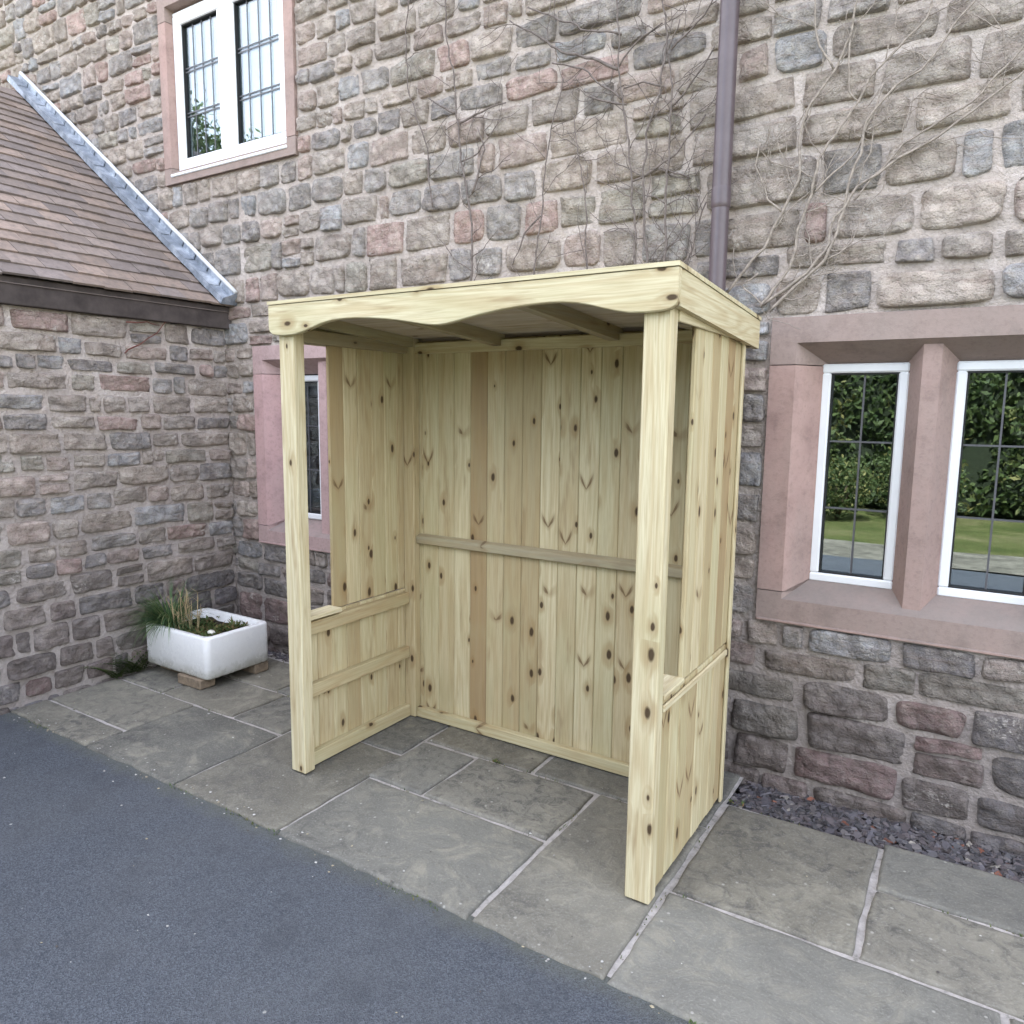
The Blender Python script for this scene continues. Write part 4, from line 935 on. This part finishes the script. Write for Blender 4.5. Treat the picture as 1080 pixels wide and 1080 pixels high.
VM = [[(1.1, 1.2), (1.09, 2.19), (1.06, 2.55), (1.04, 2.71), (1.0, 2.93), (0.98, 3.08), (0.97, 3.3), (0.95, 3.6)], [(1.14, 1.9), (1.14, 2.19), (1.11, 2.55), (1.13, 2.76), (1.18, 2.9), (1.19, 3.1), (1.17, 3.24), (1.19, 3.55)], [(1.22, 1.9), (1.22, 2.18), (1.22, 2.46), (1.22, 2.68), (1.23, 2.89), (1.2, 3.03), (1.25, 3.14)], [(0.98, 3.01), (0.86, 3.08), (0.71, 3.14), (0.54, 3.26), (0.43, 3.34)], [(1.32, 1.9), (1.32, 2.17), (1.36, 2.34), (1.39, 2.42)], [(1.0, 2.89), (0.81, 3.05), (0.66, 3.11)], [(0.98, 3.15), (0.8, 3.22), (0.52, 3.37)], [(1.02, 2.86), (0.91, 2.9), (0.85, 2.93)], [(1.23, 2.81), (1.33, 2.91), (1.39, 2.99)], [(1.21, 3.03), (1.35, 3.13), (1.39, 3.21)], [(0.98, 3.02), (1.06, 3.1), (1.17, 3.15)], [(1.18, 2.9), (1.1, 2.94), (1.0, 2.93)], [(1.11, 2.55), (1.25, 2.63), (1.37, 2.75)], [(1.06, 2.55), (1.19, 2.58), (1.32, 2.52)]]
VM2 = [[(0.58, 1.9), (0.58, 2.24), (0.61, 2.46), (0.63, 2.7), (0.68, 2.92), (0.72, 3.03)], [(0.85, 1.9), (0.85, 2.21), (0.84, 2.5), (0.8, 2.7), (0.77, 2.86)], [(0.61, 2.46), (0.52, 2.39), (0.46, 2.25)]]
VL = [[(0.21, 1.9), (0.21, 2.18), (0.22, 2.44), (0.18, 2.68), (0.14, 2.86), (0.12, 3.03), (0.1, 3.2), (0.06, 3.37), (0.05, 3.53), (0.05, 3.9)], [(0.14, 2.95), (0.31, 2.98), (0.41, 2.99)], [(0.12, 3.0), (-0.06, 3.1)], [(0.22, 2.61), (0.29, 2.8), (0.25, 2.91)], [(-0.03, 2.58), (-0.07, 2.89), (-0.18, 3.15), (-0.2, 3.43), (-0.17, 3.59)], [(0.16, 2.77), (0.25, 2.79), (0.39, 2.93)]]
G = 'bare climbing stems on the house wall'
vine('climbing_vine', 'thick pale bare vine stems fanning up to the right of the downpipe', VR, 0.0064, M_VINE, 1, 1.9, G)
vine('climbing_vine', 'dense tangle of bare stems just left of the downpipe above the shelter', VM, 0.0070, M_VINED, 2, 2.0, G)
vine('climbing_vine', 'sparse thin bare stems above the middle of the shelter roof', VM2, 0.0052, M_VINED, 3, 1.6, G)
vine('climbing_vine', 'single tall bare vine with few side shoots above the left half of the shelter', VL, 0.0062, M_VINED, 4, 1.4, G)
vine('twig', 'thin reddish twig on the wing wall under its eaves', [[(0.36, 1.86), (0.47, 1.93), (0.56, 1.99), (0.62, 2.06)], [(0.38, 2.03), (0.5, 2.045), (0.58, 2.03)]], 0.0045, M_TWIG, 5, 0.5, None, 'wing')

# ------------------------------------------------------------------ garden across the drive, seen in the window glass
def leaf_cloud(b, n, fn, size, r):
    for i in range(n):
        p, v = fn(r); a = Vector((r.uniform(-1, 1), r.uniform(-1, 1), r.uniform(-1, 1))).normalized(); c = a.cross(Vector((r.uniform(-1, 1), r.uniform(-1, 1), r.uniform(-1, 1)))).normalized(); s = size * r.uniform(0.6, 1.3)
        p = Vector(p); b.add([p - a * s, p + c * s * 0.45, p + a * s, p - c * s * 0.45], [(0, 1, 2, 3)], v)
def hedge():
    root = empty('hedge', (2.0, -10.6, 0), 'tall dense evergreen hedge across the lawn mirrored in the right window', 'hedge')
    r = random.Random(50); b = MB(); b.box((-9.5, -11.0, -0.1), (12.0, -10.1, 3.0), bev=0.05, val=0); b.build('dark_core', simple('hedge_core', (0.02, 0.028, 0.012, 1), 0.95), root)  # added solid box blocks the gaps; inner shade is in its colour
    b = MB()
    def f(r):
        x = r.uniform(-10, 12.4); z = r.uniform(-0.05, 3.35 + 0.3 * noise.noise((x * 0.8, 0, 0))); y = -10.02 + 0.35 * noise.noise((x * 1.5, z * 1.5, 2)) + r.uniform(-0.08, 0.12)
        if z > 3.0: y = r.uniform(-11, -9.95)
        return (x, y, z), min(1, max(0, r.random() * 0.8 + 0.4 * noise.noise((x * 2, z * 2, 5))))
    leaf_cloud(b, 26000, f, 0.075, r); b.build('foliage', M_HEDGE, root)
hedge()
sheet('path', -10, 12, -6.1, -4.9, -0.10, simple('pale_gravel', (0.20, 0.185, 0.15, 1), 0.95, 0.1, 0.3, 6, 0.6))
def shrub(x, y, R_, lab, seed):
    root = empty('shrub', (x, y, -0.12), lab, 'shrub'); r = random.Random(seed); b = MB()
    for k in range(7):
        a = r.uniform(0, 6.28); b.tube([(x, y, -0.12), (x + .3 * R_ * math.cos(a), y + .3 * R_ * math.sin(a), R_ * .7), (x + .6 * R_ * math.cos(a), y + .6 * R_ * math.sin(a), R_ * 1.1)], [0.02, 0.012, 0.005], 5)
    b.build('stem', M_TRUNK, root); b = MB()
    def f(r):
        d = Vector((r.gauss(0, 1), r.gauss(0, 1), r.gauss(0, 1))).normalized() * R_ * r.uniform(0.55, 1.0) * (1 + 0.25 * noise.noise((r.random() * 0 + d0[0], 0, 0)))
        return (x + d.x, y + d.y, max(-0.1, R_ * 0.8 + d.z * 0.9)), min(1, max(0, r.random()))
    d0 = [seed]; leaf_cloud(b, 2600, f, 0.04, r); b.build('foliage', M_HEDGE, root)
shrub(0.55, -8.2, 0.55, 'rounded shrub on the lawn nearest the hedge', 71)
shrub(-0.9, -7.0, 0.42, 'small rounded shrub beside the pale gravel path', 72)
shrub(1.6, -9.0, 0.7, 'larger rounded shrub standing against the hedge', 73)
def tree(x, y, H, R_, lab, seed, n=9000, sz=0.17):
    root = empty('tree', (x, y, 0), lab, 'tree'); r = random.Random(seed); b = MB()
    b.tube([(x, y, -0.1), (x + .05, y, H * .2), (x - .08, y + .05, H * .45), (x, y, H * .85)], [H * .028, H * .022, H * .015, H * .004], 10); b.build('trunk', M_TRUNK, root)
    tips = []
    for i in range(16):
        a = r.uniform(0, 6.28); z0 = H * r.uniform(.25, .75); L = R_ * r.uniform(.6, 1.0) * (1.1 - z0 / H * .5); e = (x + math.cos(a) * L, y + math.sin(a) * L, z0 + L * r.uniform(.3, .9))
        b2 = MB(); b2.tube([(x, y, z0), ((x + e[0]) / 2, (y + e[1]) / 2, z0 + (e[2] - z0) * .6), e], [H * .009, H * .005, H * .0015], 6); b2.build('limb', M_TRUNK, root); tips.append(Vector(e)); tips.append(Vector(((x + e[0]) / 2, (y + e[1]) / 2, z0 + (e[2] - z0) * .7)))
    tips += [Vector((x, y, H * .9)), Vector((x + .3, y, H * .8))]
    def f(r):
        c = r.choice(tips); d = Vector((r.gauss(0, 1), r.gauss(0, 1), r.gauss(0, .8))) * R_ * 0.17
        return c + d, min(1, max(0, 0.45 + d.z / R_ + r.uniform(-.3, .3)))
    b = MB(); leaf_cloud(b, n, f, sz, r); b.build('crown', M_TREE, root)
tree(-21.6, -12.0, 12.2, 3.4, 'tall broadleaf tree beyond the drive mirrored in the upstairs left pane', 61, 42000, 0.12)
tree(4.2, -13.5, 8.5, 2.6, 'broadleaf tree behind the garden hedge nearest the house front', 62)
